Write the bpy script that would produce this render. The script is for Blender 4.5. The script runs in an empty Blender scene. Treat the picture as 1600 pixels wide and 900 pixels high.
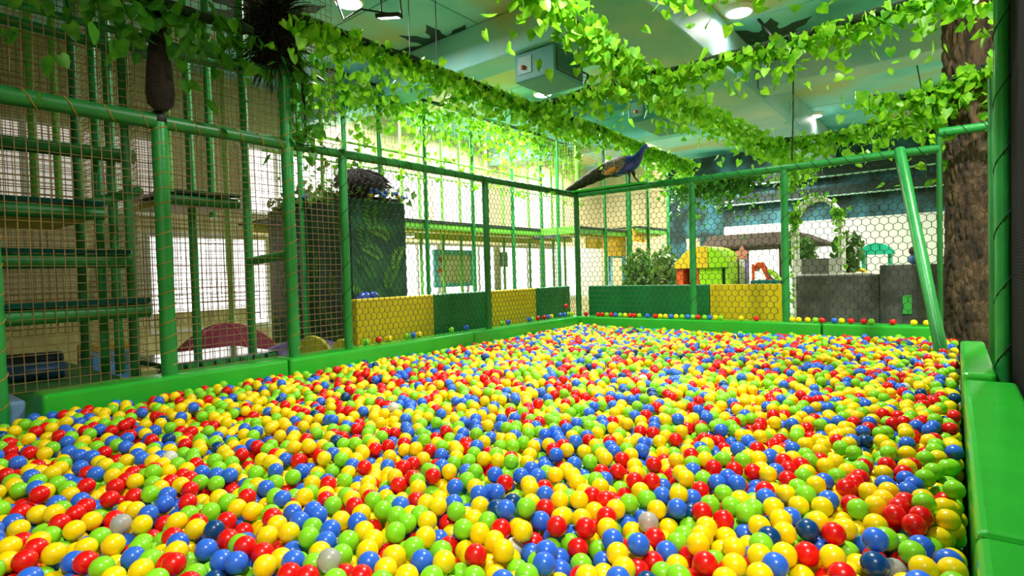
import bpy, math, random
import numpy as np
from mathutils import Vector, Matrix, noise

random.seed(7); rng = np.random.default_rng(7)
S = bpy.context.scene
COL = S.collection

# ------------------------------------------------------------------ camera
F = 869.0                                    # focal length in pixels of the 1600x900 frame
v1 = np.array([691., 41., -F]); v2 = np.array([1092., 9., F])
YC = v1 / np.linalg.norm(v1); XC = v2 / np.linalg.norm(v2)
XC = XC - YC * XC.dot(YC); XC /= np.linalg.norm(XC)
ZC = np.cross(XC, YC)
ROT = np.array([XC, YC, ZC])                 # world = ROT @ camera
CAM = np.array([0., 0., 1.45])
cam_d = bpy.data.cameras.new('camera'); cam_d.sensor_width = 36; cam_d.lens = F / 1600 * 36
cam_d.clip_start = .02; cam_d.clip_end = 200
cam = bpy.data.objects.new('camera', cam_d); COL.objects.link(cam)
M4 = Matrix([list(r) + [0] for r in ROT.tolist()] + [[0, 0, 0, 1]])
cam.matrix_world = Matrix.Translation(Vector(CAM)) @ M4
S.camera = cam

def at(px, py, **k):
    d = ROT @ np.array([px - 800., 450. - py, -F])
    n, v = list(k.items())[0]; a = 'xyz'.index(n)
    return CAM + d * ((v - CAM[a]) / d[a])
def proj(p):
    c = (np.asarray(p, float) - CAM) @ ROT
    z = -c[..., 2]
    return 800 + F * c[..., 0] / z, 450 - F * c[..., 1] / z, z

# ------------------------------------------------------------------ world, exposure
w = bpy.data.worlds.new('world'); S.world = w; w.use_nodes = True
bg = w.node_tree.nodes['Background']; bg.inputs[0].default_value = (1, .98, .94, 1); bg.inputs[1].default_value = .95
S.view_settings.view_transform = 'Standard'; S.view_settings.look = 'None'
S.view_settings.exposure = 0.55; S.view_settings.gamma = 1.0; S.view_settings.use_curve_mapping = False
LAMP_W = 230.0

# ------------------------------------------------------------------ materials
def lin(c):
    return tuple(((v / 255) / 12.92 if v / 255 <= .04045 else ((v / 255 + .055) / 1.055) ** 2.4) for v in c)
MATS = {}
def nodes_of(name):
    m = bpy.data.materials.new(name); m.use_nodes = True
    nt = m.node_tree; nt.nodes.clear()
    out = nt.nodes.new('ShaderNodeOutputMaterial')
    return m, nt, out
def mat(name, col, rough=.5, var=.12, scale=6, bump=0., bscale=40, metal=0, emit=0, coat=0, col2=None, stretch=(1, 1, 1), spec=.5, thr=(.35, .65)):
    if name in MATS: return MATS[name]
    m, nt, out = nodes_of(name); L = nt.links.new; N = nt.nodes.new
    p = N('ShaderNodeBsdfPrincipled'); L(p.outputs[0], out.inputs[0])
    p.inputs['Roughness'].default_value = rough; p.inputs['Metallic'].default_value = metal
    p.inputs['Coat Weight'].default_value = coat; p.inputs['Specular IOR Level'].default_value = spec
    c = lin(col)
    tc = N('ShaderNodeTexCoord'); mp = N('ShaderNodeMapping'); mp.inputs['Scale'].default_value = stretch
    L(tc.outputs['Object'], mp.inputs[0])
    nz = N('ShaderNodeTexNoise'); nz.inputs['Scale'].default_value = scale; nz.inputs['Detail'].default_value = 5
    L(mp.outputs[0], nz.inputs['Vector'])
    rp = N('ShaderNodeValToRGB'); rp.color_ramp.elements[0].position = thr[0]; rp.color_ramp.elements[1].position = thr[1]
    d = lin(col2) if col2 else tuple(v * (1 + var) for v in c)
    a = c if col2 else tuple(v * (1 - var) for v in c)
    rp.color_ramp.elements[0].color = (*a, 1); rp.color_ramp.elements[1].color = (*d, 1)
    L(nz.outputs[0], rp.inputs[0]); L(rp.outputs[0], p.inputs['Base Color'])
    if emit:
        L(rp.outputs[0], p.inputs['Emission Color']); p.inputs['Emission Strength'].default_value = emit
    if bump:
        nb = N('ShaderNodeTexNoise'); nb.inputs['Scale'].default_value = bscale; nb.inputs['Detail'].default_value = 4
        L(mp.outputs[0], nb.inputs['Vector'])
        b = N('ShaderNodeBump'); b.inputs['Strength'].default_value = bump; b.inputs['Distance'].default_value = .02
        L(nb.outputs[0], b.inputs['Height']); L(b.outputs[0], p.inputs['Normal'])
    MATS[name] = m
    return m

def leaf_mat(name, c1, c2, transl=.45):
    m, nt, out = nodes_of(name); L = nt.links.new; N = nt.nodes.new
    g = N('ShaderNodeNewGeometry'); nz = N('ShaderNodeTexNoise'); nz.inputs['Scale'].default_value = 9
    L(g.outputs['Position'], nz.inputs['Vector'])
    rp = N('ShaderNodeValToRGB'); rp.color_ramp.elements[0].position = .3; rp.color_ramp.elements[1].position = .7
    rp.color_ramp.elements[0].color = (*lin(c1), 1); rp.color_ramp.elements[1].color = (*lin(c2), 1)
    L(nz.outputs[0], rp.inputs[0])
    p = N('ShaderNodeBsdfPrincipled'); p.inputs['Roughness'].default_value = .42
    t = N('ShaderNodeBsdfTranslucent'); mx = N('ShaderNodeMixShader'); mx.inputs[0].default_value = transl
    L(rp.outputs[0], p.inputs['Base Color']); L(rp.outputs[0], t.inputs[0])
    L(p.outputs[0], mx.inputs[1]); L(t.outputs[0], mx.inputs[2]); L(mx.outputs[0], out.inputs[0])
    MATS[name] = m
    return m
LEAF = leaf_mat('ivy leaf', (70, 165, 20), (165, 225, 45))
LEAFD = leaf_mat('deep ivy leaf', (45, 120, 30), (95, 170, 40), .3)  # darker leaf colour; carries the shade on the climbing frame vines
LEAFT = leaf_mat('tree leaf', (50, 95, 35), (120, 165, 70), .3)

def emission(name, col, st):
    m, nt, out = nodes_of(name)
    e = nt.nodes.new('ShaderNodeEmission'); e.inputs[0].default_value = (*lin(col), 1); e.inputs[1].default_value = st
    nt.links.new(e.outputs[0], out.inputs[0]); return m

GREEN = mat('green vinyl pad', (38, 172, 44), .28, .08, 3, bump=.12, bscale=9, coat=.2)
TUBE = mat('green padded tube', (34, 140, 62), .35, .1, 5, bump=.15, bscale=30)
TUBED = mat('deep green tube', (30, 112, 48), .4, .1, 5)
LIME = mat('lime green tube', (110, 190, 60), .45, .1, 5)
SLAB = mat('dark teal deck', (12, 62, 52), .12, .1, 4, coat=.5)
YEL = mat('yellow vinyl', (228, 200, 20), .4, .06, 4, bump=.1, bscale=12)
PGRN = mat('deep green vinyl', (14, 122, 58), .4, .08, 4, bump=.1, bscale=12)
TAN = mat('tan net cord', (128, 104, 58), .8, .25, 3)
OCHRE = mat('orange net cord', (186, 120, 40), .8, .2, 3)
BLACKNET = mat('dark net cord', (24, 34, 26), .8, .1, 4)
WIRE = mat('pale net cord', (170, 160, 110), .8, .15, 3)
BLACK = mat('black rubber', (20, 20, 20), .6, .2, 10)
STEEL = mat('galvanised steel', (150, 152, 155), .35, .1, 10, metal=.9)
WHITE = mat('white paint', (238, 236, 228), .6, .04, 2)
BARK = mat('bark', (44, 32, 22), .9, 0, 9, bump=.6, bscale=30, col2=(104, 82, 56), stretch=(1, 1, .35))
DBARK = mat('dark bark wrap', (20, 14, 12), .95, 0, 14, bump=.8, bscale=40, col2=(44, 32, 26))

# ------------------------------------------------------------------ mesh building
class MB:
    def __init__(s): s.v = []; s.f = []; s.m = []; s.smooth = []
    def add(s, vs, fs, mi=0, sm=False):
        o = len(s.v); s.v += [tuple(map(float, p)) for p in vs]
        for f in fs: s.f.append(tuple(i + o for i in f)); s.m.append(mi); s.smooth.append(sm)
        return s
    def box(s, lo, hi, mi=0):
        x0, y0, z0 = lo; x1, y1, z1 = hi
        return s.add([(x0, y0, z0), (x1, y0, z0), (x1, y1, z0), (x0, y1, z0), (x0, y0, z1), (x1, y0, z1), (x1, y1, z1), (x0, y1, z1)],
                     [(3, 2, 1, 0), (4, 5, 6, 7), (0, 1, 5, 4), (1, 2, 6, 5), (2, 3, 7, 6), (3, 0, 4, 7)], mi)
    def rbox(s, c, size, rz=0, rx=0, mi=0):
        R = Matrix.Rotation(rz, 3, 'Z') @ Matrix.Rotation(rx, 3, 'X'); c = Vector(c); h = Vector(size) / 2
        vs = [c + R @ Vector((a * h.x, b * h.y, d * h.z)) for d in (-1, 1) for a, b in ((-1, -1), (1, -1), (1, 1), (-1, 1))]
        return s.add(vs, [(3, 2, 1, 0), (4, 5, 6, 7), (0, 1, 5, 4), (1, 2, 6, 5), (2, 3, 7, 6), (3, 0, 4, 7)], mi)
    def tube(s, pts, r, n=8, mi=0, caps=True, sm=True):
        pts = [Vector(p) for p in pts]; k = len(pts)
        rs = r if isinstance(r, (list, tuple)) else [r] * k
        t0 = (pts[1] - pts[0]).normalized()
        up = Vector((0, 0, 1)) if abs(t0.z) < .9 else Vector((1, 0, 0))
        a = t0.cross(up).normalized(); vs = []
        for i, p in enumerate(pts):
            t = (pts[min(i + 1, k - 1)] - pts[max(i - 1, 0)]).normalized()
            a = (a - t * a.dot(t)).normalized(); b = t.cross(a)
            for j in range(n):
                q = 2 * math.pi * j / n
                vs.append(p + (a * math.cos(q) + b * math.sin(q)) * rs[i])
        fs = [(i * n + j, i * n + (j + 1) % n, (i + 1) * n + (j + 1) % n, (i + 1) * n + j) for i in range(k - 1) for j in range(n)]
        s.add(vs, fs, mi, sm)
        if caps: s.add(vs[:n], [tuple(range(n - 1, -1, -1))], mi); s.add(vs[-n:], [tuple(range(n))], mi)
        return s
    def lathe(s, c, prof, n=20, mi=0, sm=True):
        c = Vector(c); vs = []; k = len(prof)
        for r, z in prof:
            for j in range(n):
                q = 2 * math.pi * j / n; vs.append(c + Vector((r * math.cos(q), r * math.sin(q), z)))
        fs = [(i * n + j, i * n + (j + 1) % n, (i + 1) * n + (j + 1) % n, (i + 1) * n + j) for i in range(k - 1) for j in range(n)]
        s.add(vs, fs, mi, sm)
        s.add(vs[:n], [tuple(range(n - 1, -1, -1))], mi); s.add(vs[-n:], [tuple(range(n))], mi); return s
    def ball(s, c, r, nu=14, nv=8, mi=0):
        rr = r if isinstance(r, (tuple, list)) else (r, r, r); c = Vector(c); vs = []
        for i in range(1, nv):
            th = math.pi * i / nv
            for j in range(nu):
                q = 2 * math.pi * j / nu
                vs.append(c + Vector((rr[0] * math.sin(th) * math.cos(q), rr[1] * math.sin(th) * math.sin(q), rr[2] * math.cos(th))))
        top = len(vs); vs += [c + Vector((0, 0, rr[2])), c - Vector((0, 0, rr[2]))]
        fs = [(i * nu + j, (i + 1) * nu + j, (i + 1) * nu + (j + 1) % nu, i * nu + (j + 1) % nu) for i in range(nv - 2) for j in range(nu)]
        fs += [(top, j, (j + 1) % nu) for j in range(nu)] + [(top + 1, (nv - 2) * nu + (j + 1) % nu, (nv - 2) * nu + j) for j in range(nu)]
        return s.add(vs, fs, mi, True)
    def build(s, name, mats, parent=None, bevel=0, seg=2):
        if not isinstance(mats, (list, tuple)): mats = [mats]
        v = np.array(s.v)
        if parent is None: org = np.array([(v[:, 0].min() + v[:, 0].max()) / 2, (v[:, 1].min() + v[:, 1].max()) / 2, v[:, 2].min()])
        else: org = np.array(wloc(parent))
        me = bpy.data.meshes.new(name); me.from_pydata((v - org).tolist(), [], s.f)
        for m in mats: me.materials.append(m)
        me.polygons.foreach_set('material_index', s.m); me.polygons.foreach_set('use_smooth', s.smooth); me.update()
        o = bpy.data.objects.new(name, me); COL.objects.link(o)
        if parent is None: o.location = org
        else: o.parent = parent
        if bevel:
            b = o.modifiers.new('bevel', 'BEVEL'); b.width = bevel; b.segments = seg; b.limit_method = 'ANGLE'
        return o
def wloc(o):
    p = Vector(o.location)
    while o.parent: o = o.parent; p += o.location
    return p
def tag(o, label=None, cat=None, group=None, kind=None):
    if label: o['label'] = label
    if cat: o['category'] = cat
    if group: o['group'] = group
    if kind: o['kind'] = kind
    return o
def thing(name, label, cat, loc, group=None):
    o = bpy.data.objects.new(name, None); COL.objects.link(o); o.location = loc; o.empty_display_size = .2
    return tag(o, label, cat, group)
def struct(o): o['kind'] = 'structure'; return o
def struct_empty(name, loc):
    o = bpy.data.objects.new(name, None); COL.objects.link(o); o.location = loc; o['kind'] = 'structure'; return o

def net_square(O, U, V, W, H, cell, r, jit=.01, n=3, seg=.45, ribs=None):
    """two families of slightly wavy cords; O origin, U/V unit axes"""
    O, U, V = Vector(O), Vector(U), Vector(V); N_ = U.cross(V); b = MB()
    def off(u, v): 
        return N_ * (noise.noise(Vector((u * 1.3, v * 1.3, O.x))) * jit * 3) + (U * noise.noise(Vector((u, v * 2, 5))) + V * noise.noise(Vector((u * 2, v, 9)))) * jit
    for i in range(int(W / cell) + 1):
        k = max(2, int(H / seg)); b.tube([O + U * i * cell + V * (H * j / k) + off(i * cell, H * j / k) for j in range(k + 1)], r, n, caps=False)
    for i in range(int(H / cell) + 1):
        k = max(2, int(W / seg)); b.tube([O + V * i * cell + U * (W * j / k) + off(W * j / k, i * cell) for j in range(k + 1)], r, n, caps=False)
    return b
def net_hex(O, U, V, W, H, cell, r):
    """honeycomb cords: cell = width of a mesh"""
    O, U, V = Vector(O), Vector(U), Vector(V); b = MB(); h = cell / math.sqrt(3); rows = int(H / (1.5 * h)); cols = int(W / cell)
    for i in range(rows + 1):
        v0 = i * 1.5 * h; ph = .5 if i % 2 else 0
        pts = []
        for j in range(2 * cols + 1):
            u = j * cell / 2; up = (j % 2 == 0) if i % 2 == 0 else (j % 2 == 1)
            pts.append(O + U * u + V * (v0 + (0 if up else h / 2)))
        b.tube(pts, r, 3, caps=False, sm=False)
        if i < rows:
            for j in range(2 * cols + 1):
                up = (j % 2 == 0) if i % 2 == 0 else (j % 2 == 1)
                if not up:
                    u = j * cell / 2
                    b.tube([O + U * u + V * (v0 + h / 2), O + U * u + V * (v0 + 1.5 * h)], r, 3, caps=False, sm=False)
    return b
def padded_post(x, y, z0, z1, r, parent, m=TUBE, cord=None, step=.16, name='post'):
    b = MB(); k = int((z1 - z0) / .3) + 1
    pts = [(x, y, z0 + (z1 - z0) * i / k) for i in range(k + 1)]
    b.tube(pts, [r * (1 + .05 * math.sin(i * 2.1 + x * 7)) for i in range(k + 1)], 14)
    o = b.build(name, m, parent)
    if cord:
        c = MB(); z = z0 + .08; pts = []
        while z < z1 - .05:
            for q in range(8): pts.append((x + (r * 1.07) * math.cos(q * math.pi / 4), y + (r * 1.07) * math.sin(q * math.pi / 4), z + step * q / 8))
            z += step
        c.tube(pts, .004, 4); c.build('tie_cord', cord, o)
    return o
def hrail(p0, p1, r, parent, m=TUBE, cord=None, step=.22, name='rail'):
    p0, p1 = Vector(p0), Vector(p1); k = max(2, int((p1 - p0).length / .3)); d = (p1 - p0).normalized()
    b = MB(); b.tube([p0.lerp(p1, i / k) for i in range(k + 1)], [r * (1 + .05 * math.sin(i * 1.7 + p0.y)) for i in range(k + 1)], 14)
    o = b.build(name, m, parent)
    if cord:
        a = d.cross(Vector((0, 0, 1))).normalized(); e = d.cross(a); c = MB(); pts = []; t = .05
        while t < (p1 - p0).length - .05:
            for q in range(8): pts.append(p0 + d * (t + step * q / 8) + (a * math.cos(q * math.pi / 4) + e * math.sin(q * math.pi / 4)) * r * 1.07)
            t += step
        c.tube(pts, .004, 4); c.build('tie_cord', cord, o)
    return o

# ------------------------------------------------------------------ room shell
X0, X1, Y0, Y1, ZT = -10.6, 4.5, -3.0, 19.0, 5.25
FLOORM = mat('floor mat', (120, 150, 90), .6, .1, 2)
struct(MB().box((X0 - .1, Y0, -.1), (X1, Y1, 0)).build('floor', FLOORM))
PITF = mat('pit base', (60, 90, 60), .8, .1, 3)
struct(MB().box((-5.28, -1.0, 0), (.02, 8.58, .30)).build('floor_pit', PITF))

def painted_ceiling():
    m, nt, out = nodes_of('painted ceiling'); L = nt.links.new; N = nt.nodes.new
    g = N('ShaderNodeNewGeometry'); p = N('ShaderNodeBsdfPrincipled'); p.inputs['Roughness'].default_value = .55
    n1 = N('ShaderNodeTexNoise'); n1.inputs['Scale'].default_value = .42; n1.inputs['Detail'].default_value = 3
    L(g.outputs['Position'], n1.inputs['Vector'])
    rp = N('ShaderNodeValToRGB'); e = rp.color_ramp.elements
    e[0].position = .36; e[0].color = (*lin((52, 128, 128)), 1); e[1].position = .64; e[1].color = (*lin((196, 200, 140)), 1)
    k = e.new(.45); k.color = (*lin((118, 210, 214)), 1); k = e.new(.54); k.color = (*lin((160, 226, 226)), 1)
    L(n1.outputs[0], rp.inputs[0]); L(rp.outputs[0], p.inputs['Base Color']); L(p.outputs[0], out.inputs[0])
    return m
CEIL = painted_ceiling()
ceil = struct(MB().box((X0 - .1, Y0, ZT), (X1, Y1, ZT + .1)).build('ceiling', mat('ceiling void', (40, 70, 66), .8)))
xs = np.linspace(X0, X1, 7); ys = np.linspace(Y0, Y1, 12)
for i in range(6):
    for j in range(11):
        MB().box((xs[i] + .012, ys[j] + .012, ZT - .03), (xs[i + 1] - .012, ys[j + 1] - .012, ZT + .002)).build('panel', CEIL, ceil)
BEAMW = mat('beam paint', (132, 196, 206), .5, 0, .9, col2=(196, 216, 212))
for (a, b_) in (((-3.75, 2.0, 4.5), (-2.7, 18.9, ZT - .032)), ((X0, 6.35, 4.62), (-3.76, 6.9, ZT - .032)), ((-2.69, 10.5, 4.6), (4.4, 11.1, ZT - .032)), ((X0, 12.4, 4.62), (-3.76, 13.0, ZT - .032)), ((-2.69, 4.6, 4.8), (4.4, 5.1, ZT - .032))):
    MB().box(a, b_).build('beam', BEAMW if a[0] > -4 else CEIL, ceil, .02)
# painted palm silhouettes on the ceiling
PALM = mat('dark mural paint', (34, 66, 56), .6, .15, 3)
def palm(cx, cy, s, rot):
    b = MB()
    for k in range(9):
        a = rot + k * .7; n = 7; pts = []
        for i in range(n + 1):
            t = i / n; pts.append((t * s, .12 * s * math.sin(math.pi * t) * (1 + .5 * (i % 2))))
        for i in range(n, -1, -1):
            t = i / n; pts.append((t * s, -.12 * s * math.sin(math.pi * t) * (1 + .5 * (i % 2))))
        z = ZT - .034 - .0005 * k
        b.add([(cx + x * math.cos(a) - y * math.sin(a), cy + x * math.sin(a) + y * math.cos(a), z) for x, y in pts], [tuple(range(len(pts)))])
    b.build('painted_palm', PALM, ceil)
for p in ((700, 70), (420, 20), (1200, 60), (960, 25)):
    q = at(*p, z=ZT); palm(q[0], q[1], .8 + .2 * random.random(), random.random() * 6)
for px, py in ((640, 62), (682, 62)):
    q = at(px, py, z=4.6)
    b = MB(); b.tube([(q[0], q[1], 3.9), (q[0], q[1], ZT - .03)], .006, 5); tag(b.build('hanger_wire', BLACK), 'thin dark hanger wire dropping from the teal ceiling, %s' % ('nearer the floodlight' if px < 660 else 'beside the painted palm'), 'wire')

WALLB = mat('beige wall', (208, 192, 150), .7, .05, 1.5)
WALLW = mat('white wall', (240, 238, 230), .7, .02, 1.5)
SKYW = emission('overcast daylight', (255, 252, 246), 1.7)
wl = struct(MB().box((X0 - .1, Y0, 0), (X0, Y1, ZT)).build('wall_left', WALLB))
MB().box((X0, 3.2, .55), (X0 + .003, Y1 - .1, 2.35)).build('white_panel', WALLW, wl)
MB().box((X0, Y0, 0), (X0 + .02, 5.2, .95)).build('cream_dado', mat('cream dado', (226, 214, 150), .6), wl)
nw = 0
for (ya, yb, za, zb) in ((-2.6, .6, 2.6, 3.9), (1.0, 3.9, 2.6, 3.9), (5.1, 7.3, 2.75, 4.05), (7.6, 9.8, 2.75, 4.05), (10.1, 12.3, 2.75, 4.05), (13.4, 15.4, 2.75, 4.05), (3.5, 5.6, .6, 2.3), (5.8, 7.9, .6, 2.3), (8.1, 10.2, .6, 2.3), (10.4, 12.5, .6, 2.3), (12.7, 14.8, .6, 2.3), (15.0, 17.1, .6, 2.3)):
    nw += 1; r_ = struct_empty('window_%d' % nw, (X0, (ya + yb) / 2, za))
    for i in range(3):
        u0 = ya + (yb - ya) * i / 3; u1 = ya + (yb - ya) * (i + 1) / 3
        MB().box((X0 + .004, u0 + .03, za + .03), (X0 + .012, u1 - .03, zb - .03)).build('pane', SKYW if nw > 2 else emission('shaded daylight', (214, 206, 190), .55), r_)
    f = MB(); f.box((X0, ya, za), (X0 + .05, yb, za + .05)); f.box((X0, ya, zb - .05), (X0 + .05, yb, zb))
    for i in range(4):
        u = ya + (yb - ya - .05) * i / 3; f.box((X0, u, za + .05), (X0 + .05, u + .05, zb - .05))
    f.build('window_frame', WHITE, r_)
struct(MB().box((X1, Y0, 0), (X1 + .1, Y1, ZT)).build('wall_right', WALLB))
struct(MB().box((X0 - .1, Y0 - .1, 0), (X1, Y0, ZT)).build('wall_front', WALLB))
# back wall: white band below a dark teal jungle mural and ledges
MURAL = mat('jungle mural', (14, 50, 44), .6, 0, 1.3, col2=(56, 122, 134), thr=(.42, .64))
wb = struct(MB().box((X0 - .1, Y1, 0), (X1, Y1 + .1, ZT)).build('wall_back', MURAL))
MB().box((X0, Y1 - .04, 0), (at(1046, 350, y=Y1)[0], Y1, ZT - .04)).build('beige_panel', WALLB, wb)
za = at(1159, 353, y=Y1)[2]
MB().box((-6.0, Y1 - .03, 0), (X1, Y1, za)).build('white_band', WALLW, wb)
DKG = mat('dark ledge', (20, 48, 40), .6, .15, 2)
for py, t in ((300, .25), (268, .3)):
    z_ = at(1220, py, y=Y1 - .3)[2]
    MB().box((-6.2, Y1 - .35, z_ - t), (X1, Y1 - .03, z_)).build('ledge', DKG, wb)
    MB().box((-6.2, Y1 - .36, z_ - t - .04), (X1, Y1 - .3, z_ - t)).build('light_strip', mat('pale strip', (170, 215, 190), .5), wb)

# ------------------------------------------------------------------ ceiling lamps
LAMPE = emission('lamp diffuser', (255, 253, 246), 4)
def lamp(x, y, label, z=ZT - .035, power=LAMP_W, r=.2):
    t = thing('ceiling_lamp', label, 'lamp', (x, y, z), 'round ceiling lamps')
    MB().lathe((x, y, z - .07), [(r * .9, 0), (r, .01), (r, .07)], 24).build('housing', WHITE, t)
    MB().lathe((x, y, z - .09), [(r * .5, 0), (r * .84, .012), (r * .86, .02)], 24).build('diffuser', LAMPE, t)
    ld = bpy.data.lights.new('lamp_light', 'AREA'); ld.shape = 'DISK'; ld.size = r * 2; ld.energy = power; ld.color = (1, .97, .9)
    ld.spread = math.radians(170)
    lo = bpy.data.objects.new('lamp_light', ld); COL.objects.link(lo); lo.parent = t; lo.location = (0, 0, -.12)
lx = [((545, 5), 'round white ceiling lamp above the left net, beside the floodlight'), ((1155, 20), 'brightest round ceiling lamp between the right garland and the beam'),
      ((1272, 182), 'small far round ceiling lamp beyond the long beam'), ((848, 148), 'round ceiling lamp just under the hanging air conditioner')]
for p, l in lx:
    q = at(*p, z=ZT - .1); lamp(q[0], q[1], l, power=LAMP_W * (.05 if p[0] > 1000 else .35 if p[0] < 600 else 1))
for (x, y), l in zip(((-1.5, 4.0), (1.2, 6.6), (1.2, 12.5), (-6.3, 14.6), (-9.3, 7.2), (-9.3, 10.6), (-9.3, 15.2), (-4.9, 16.4), (.9, -.6)),  # far deck and near-end lamps are added to brighten wall and balls
                     ('over the middle of the ball pit', 'over the right side net', 'over the tree trunk', 'over the far play frame', 'over the near end of the far deck', 'over the middle of the far deck', 'over the far end of the far deck', 'in front of the jungle mural', 'above the near end of the pit')):
    lamp(x, y, 'round ceiling lamp ' + l, power=LAMP_W * (1.0 if x < -9 else .8 if y < 0 else .8 if 3.9 < y < 4.1 else 1))

lamp(-8.55, 7.5, 'small round lamp fixed under the far deck, facing the play board', 2.33, 45, .1)  # added lamp, lifts the board against the bright window behind it
# floodlight with bracket and cable
q = at(608, 25, z=4.75); t = thing('floodlight', 'small black floodlight with a lit bluish panel under the ceiling', 'light', (q[0], q[1], 4.75))
MB().rbox((q[0], q[1], 4.75), (.3, .2, .05), .6, .3).build('body', BLACK, t)
MB().rbox((q[0] + .01, q[1] - .01, 4.722), (.25, .15, .012), .6, .3).build('lit_panel', emission('flood panel', (225, 225, 255), 5), t)
MB().tube([(q[0] - .15, q[1], 4.78), (q[0] - .15, q[1], 5.0), (q[0] + .1, q[1] + .1, 5.0), (q[0] + .12, q[1] + .1, 4.78)], .012, 6).tube([(q[0], q[1] + .05, 5.0), (q[0], q[1] + .05, ZT - .04)], .015, 6).build('bracket', BLACK, t)
MB().tube([(q[0], q[1], 4.78), (q[0] - .3, q[1] - .2, 4.86), (q[0] - .6, q[1] - .25, 4.8), (q[0] - .75, q[1] - .3, ZT - .04)], .012, 6).build('cable', BLACK, t)

# air conditioners
ACM = mat('teal air conditioner', (80, 160, 160), .5, .08, 2); ACG = mat('dark grille', (84, 78, 66), .7, .1, 5)
def aircon(lo, hi, label, grille=ACG):
    x0, y0, z0 = lo; x1, y1, z1 = hi; t = thing('air_conditioner', label, 'air conditioner', ((x0 + x1) / 2, (y0 + y1) / 2, z0))
    MB().box(lo, hi).build('casing', ACM, t, .015)
    MB().box((x1, y0 + .05, z0 + .05), (x1 + .012, y1 - .05, z1 - .04)).build('grille', grille, t)
    n = 12
    for i in range(n):
        z = z0 + .07 + (z1 - z0 - .14) * i / (n - 1); MB().rbox((x1 + .018, (y0 + y1) / 2, z), (.02, y1 - y0 - .12, .008)).build('slat', ACM, t)
    MB().box((x0 + .06, y0 - .012, z0 + .1), (x0 + .3, y0, z1 - .06)).build('side_panel', mat('pale blue panel', (150, 200, 205), .5), t)
    MB().lathe((x0 + .17, y0 - .03, z0 + .16), [(.03, 0), (.035, .03), (.02, .05)], 12).build('valve', mat('orange valve', (200, 80, 20), .5), t)
    for cx, cy in ((x0 + .05, y0 + .05), (x1 - .05, y0 + .05), (x0 + .05, y1 - .05), (x1 - .05, y1 - .05)):
        MB().tube([(cx, cy, z1), (cx, cy, ZT - .03)], .01, 6).build('hanger_rod', STEEL, t)
aircon((-4.95, 6.95 - .52, 4.2), (-4.27, 7.2, 4.6), 'teal ceiling air conditioner with dark grille hanging above the garland crossing')
aircon((-4.75, 9.6, 4.2), (-4.15, 11.0, 4.62), 'far teal air conditioner with white vent beyond the crossing garlands', mat('white vent', (225, 225, 222), .5))

# ceiling cables
for pts, lab in ((((1185, 30), (1210, 60), (1190, 95), (1230, 90), (1260, 50)), 'looped dark cable hanging below the ceiling near the brightest lamp'),
                 (((905, 110), (920, 118), (912, 130), (930, 140)), 'kinked dark pipe beside the hanging air conditioner')):
    P_ = [at(*p, z=4.75 if i % 4 else ZT - .03) for i, p in enumerate(pts)]
    P2 = []
    for i in range(len(P_) - 1):
        for k in range(6): P2.append(P_[i] + (P_[i + 1] - P_[i]) * k / 6)
    P2.append(P_[-1]); P2 = [P2[0]] + [(P2[i - 1] + P2[i] + P2[i + 1]) / 3 for i in range(1, len(P2) - 1)] + [P2[-1]]
    tag(MB().tube(P2, .022, 8).build('cable', BLACK), lab, 'cable')

# ------------------------------------------------------------------ pit edge pads
ZP = .65
def pad(lo, hi, label): 
    o = MB().box(lo, hi).build('foam_pad', GREEN, None, .03, 3); return tag(o, label, 'pad', 'green vinyl pads around the ball pit')
xi, xo = -5.30, -5.62
pad((xo, 1.03, 0), (xi, 2.985, ZP), 'green vinyl pad along the left edge, nearest one with a free end')
pad((xo, 3.0, 0), (xi, 5.78, ZP), 'green vinyl pad along the left edge, beside the yellow panel start')
pad((xo, 5.795, 0), (xi, 8.60, ZP), 'green vinyl pad along the left edge, ending at the far corner')
sx = at(1261, 516, z=ZP)[0]
pad((xo, 8.615, 0), (sx - .008, 8.95, ZP), 'long green vinyl pad along the far edge from the corner post')
pad((sx + .008, 8.615, 0), (-.2, 8.95, ZP), 'short green vinyl pad on the far edge before the dark wall')
pad((.04, 5.06, 0), (.228, 7.1, ZP + .015), 'narrow green vinyl pad on the right edge, by the tree trunk')
pad((.045, 2.2, 0), (.33, 5.05, ZP - .03), 'wide green vinyl pad on the right edge, nearest the camera')
pad((.045, -1.0, 0), (.33, 2.185, ZP - .03), 'green vinyl pad on the right edge beside the camera')
pad((-5.62, -1.33, 0), (.33, -1.02, ZP), 'green vinyl pad closing the near end of the pit')
tag(MB().box((-5.98, .2, .0), (-5.53, .98, .6)).build('foam_block', mat('pale blue vinyl', (110, 150, 185), .35), None, .03, 3), 'pale blue foam block at the free end of the left pad', 'foam block')

# ------------------------------------------------------------------ left net fence of the pit
XL, YB = -5.44, 8.8
fl = thing('net_fence', 'green padded fence with dark net along the left side up to the corner', 'fence', (XL, 6.3, ZP))
for y, z1, cd in ((3.80, 2.92, BLACKNET), (6.26, 2.85, None), (8.8, 2.85, None)):
    padded_post(XL, y, ZP, z1, .048, fl, TUBE if y < 6 else TUBED, cd, .3)
hrail((XL, 3.13, 2.87), (XL, 8.85, 2.87), .05, fl, TUBED, BLACKNET, .2)
for y0, y1 in ((3.84, 6.22), (6.3, 8.76)):
    net_hex((XL, y0, ZP + .01), (0, 1, 0), (0, 0, 1), y1 - y0, 2.16, .082, .0046).build('net', BLACKNET, fl)
fb = thing('net_fence', 'green padded fence with honeycomb net along the far side', 'fence', (-2.8, YB, ZP))
for x in (-3.28, -1.92):
    padded_post(x, YB, ZP, 2.85, .052, fb, TUBE, BLACKNET, .3)
padded_post(-.14, YB, .3, 3.06, .03, fb, TUBED, None)
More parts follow.
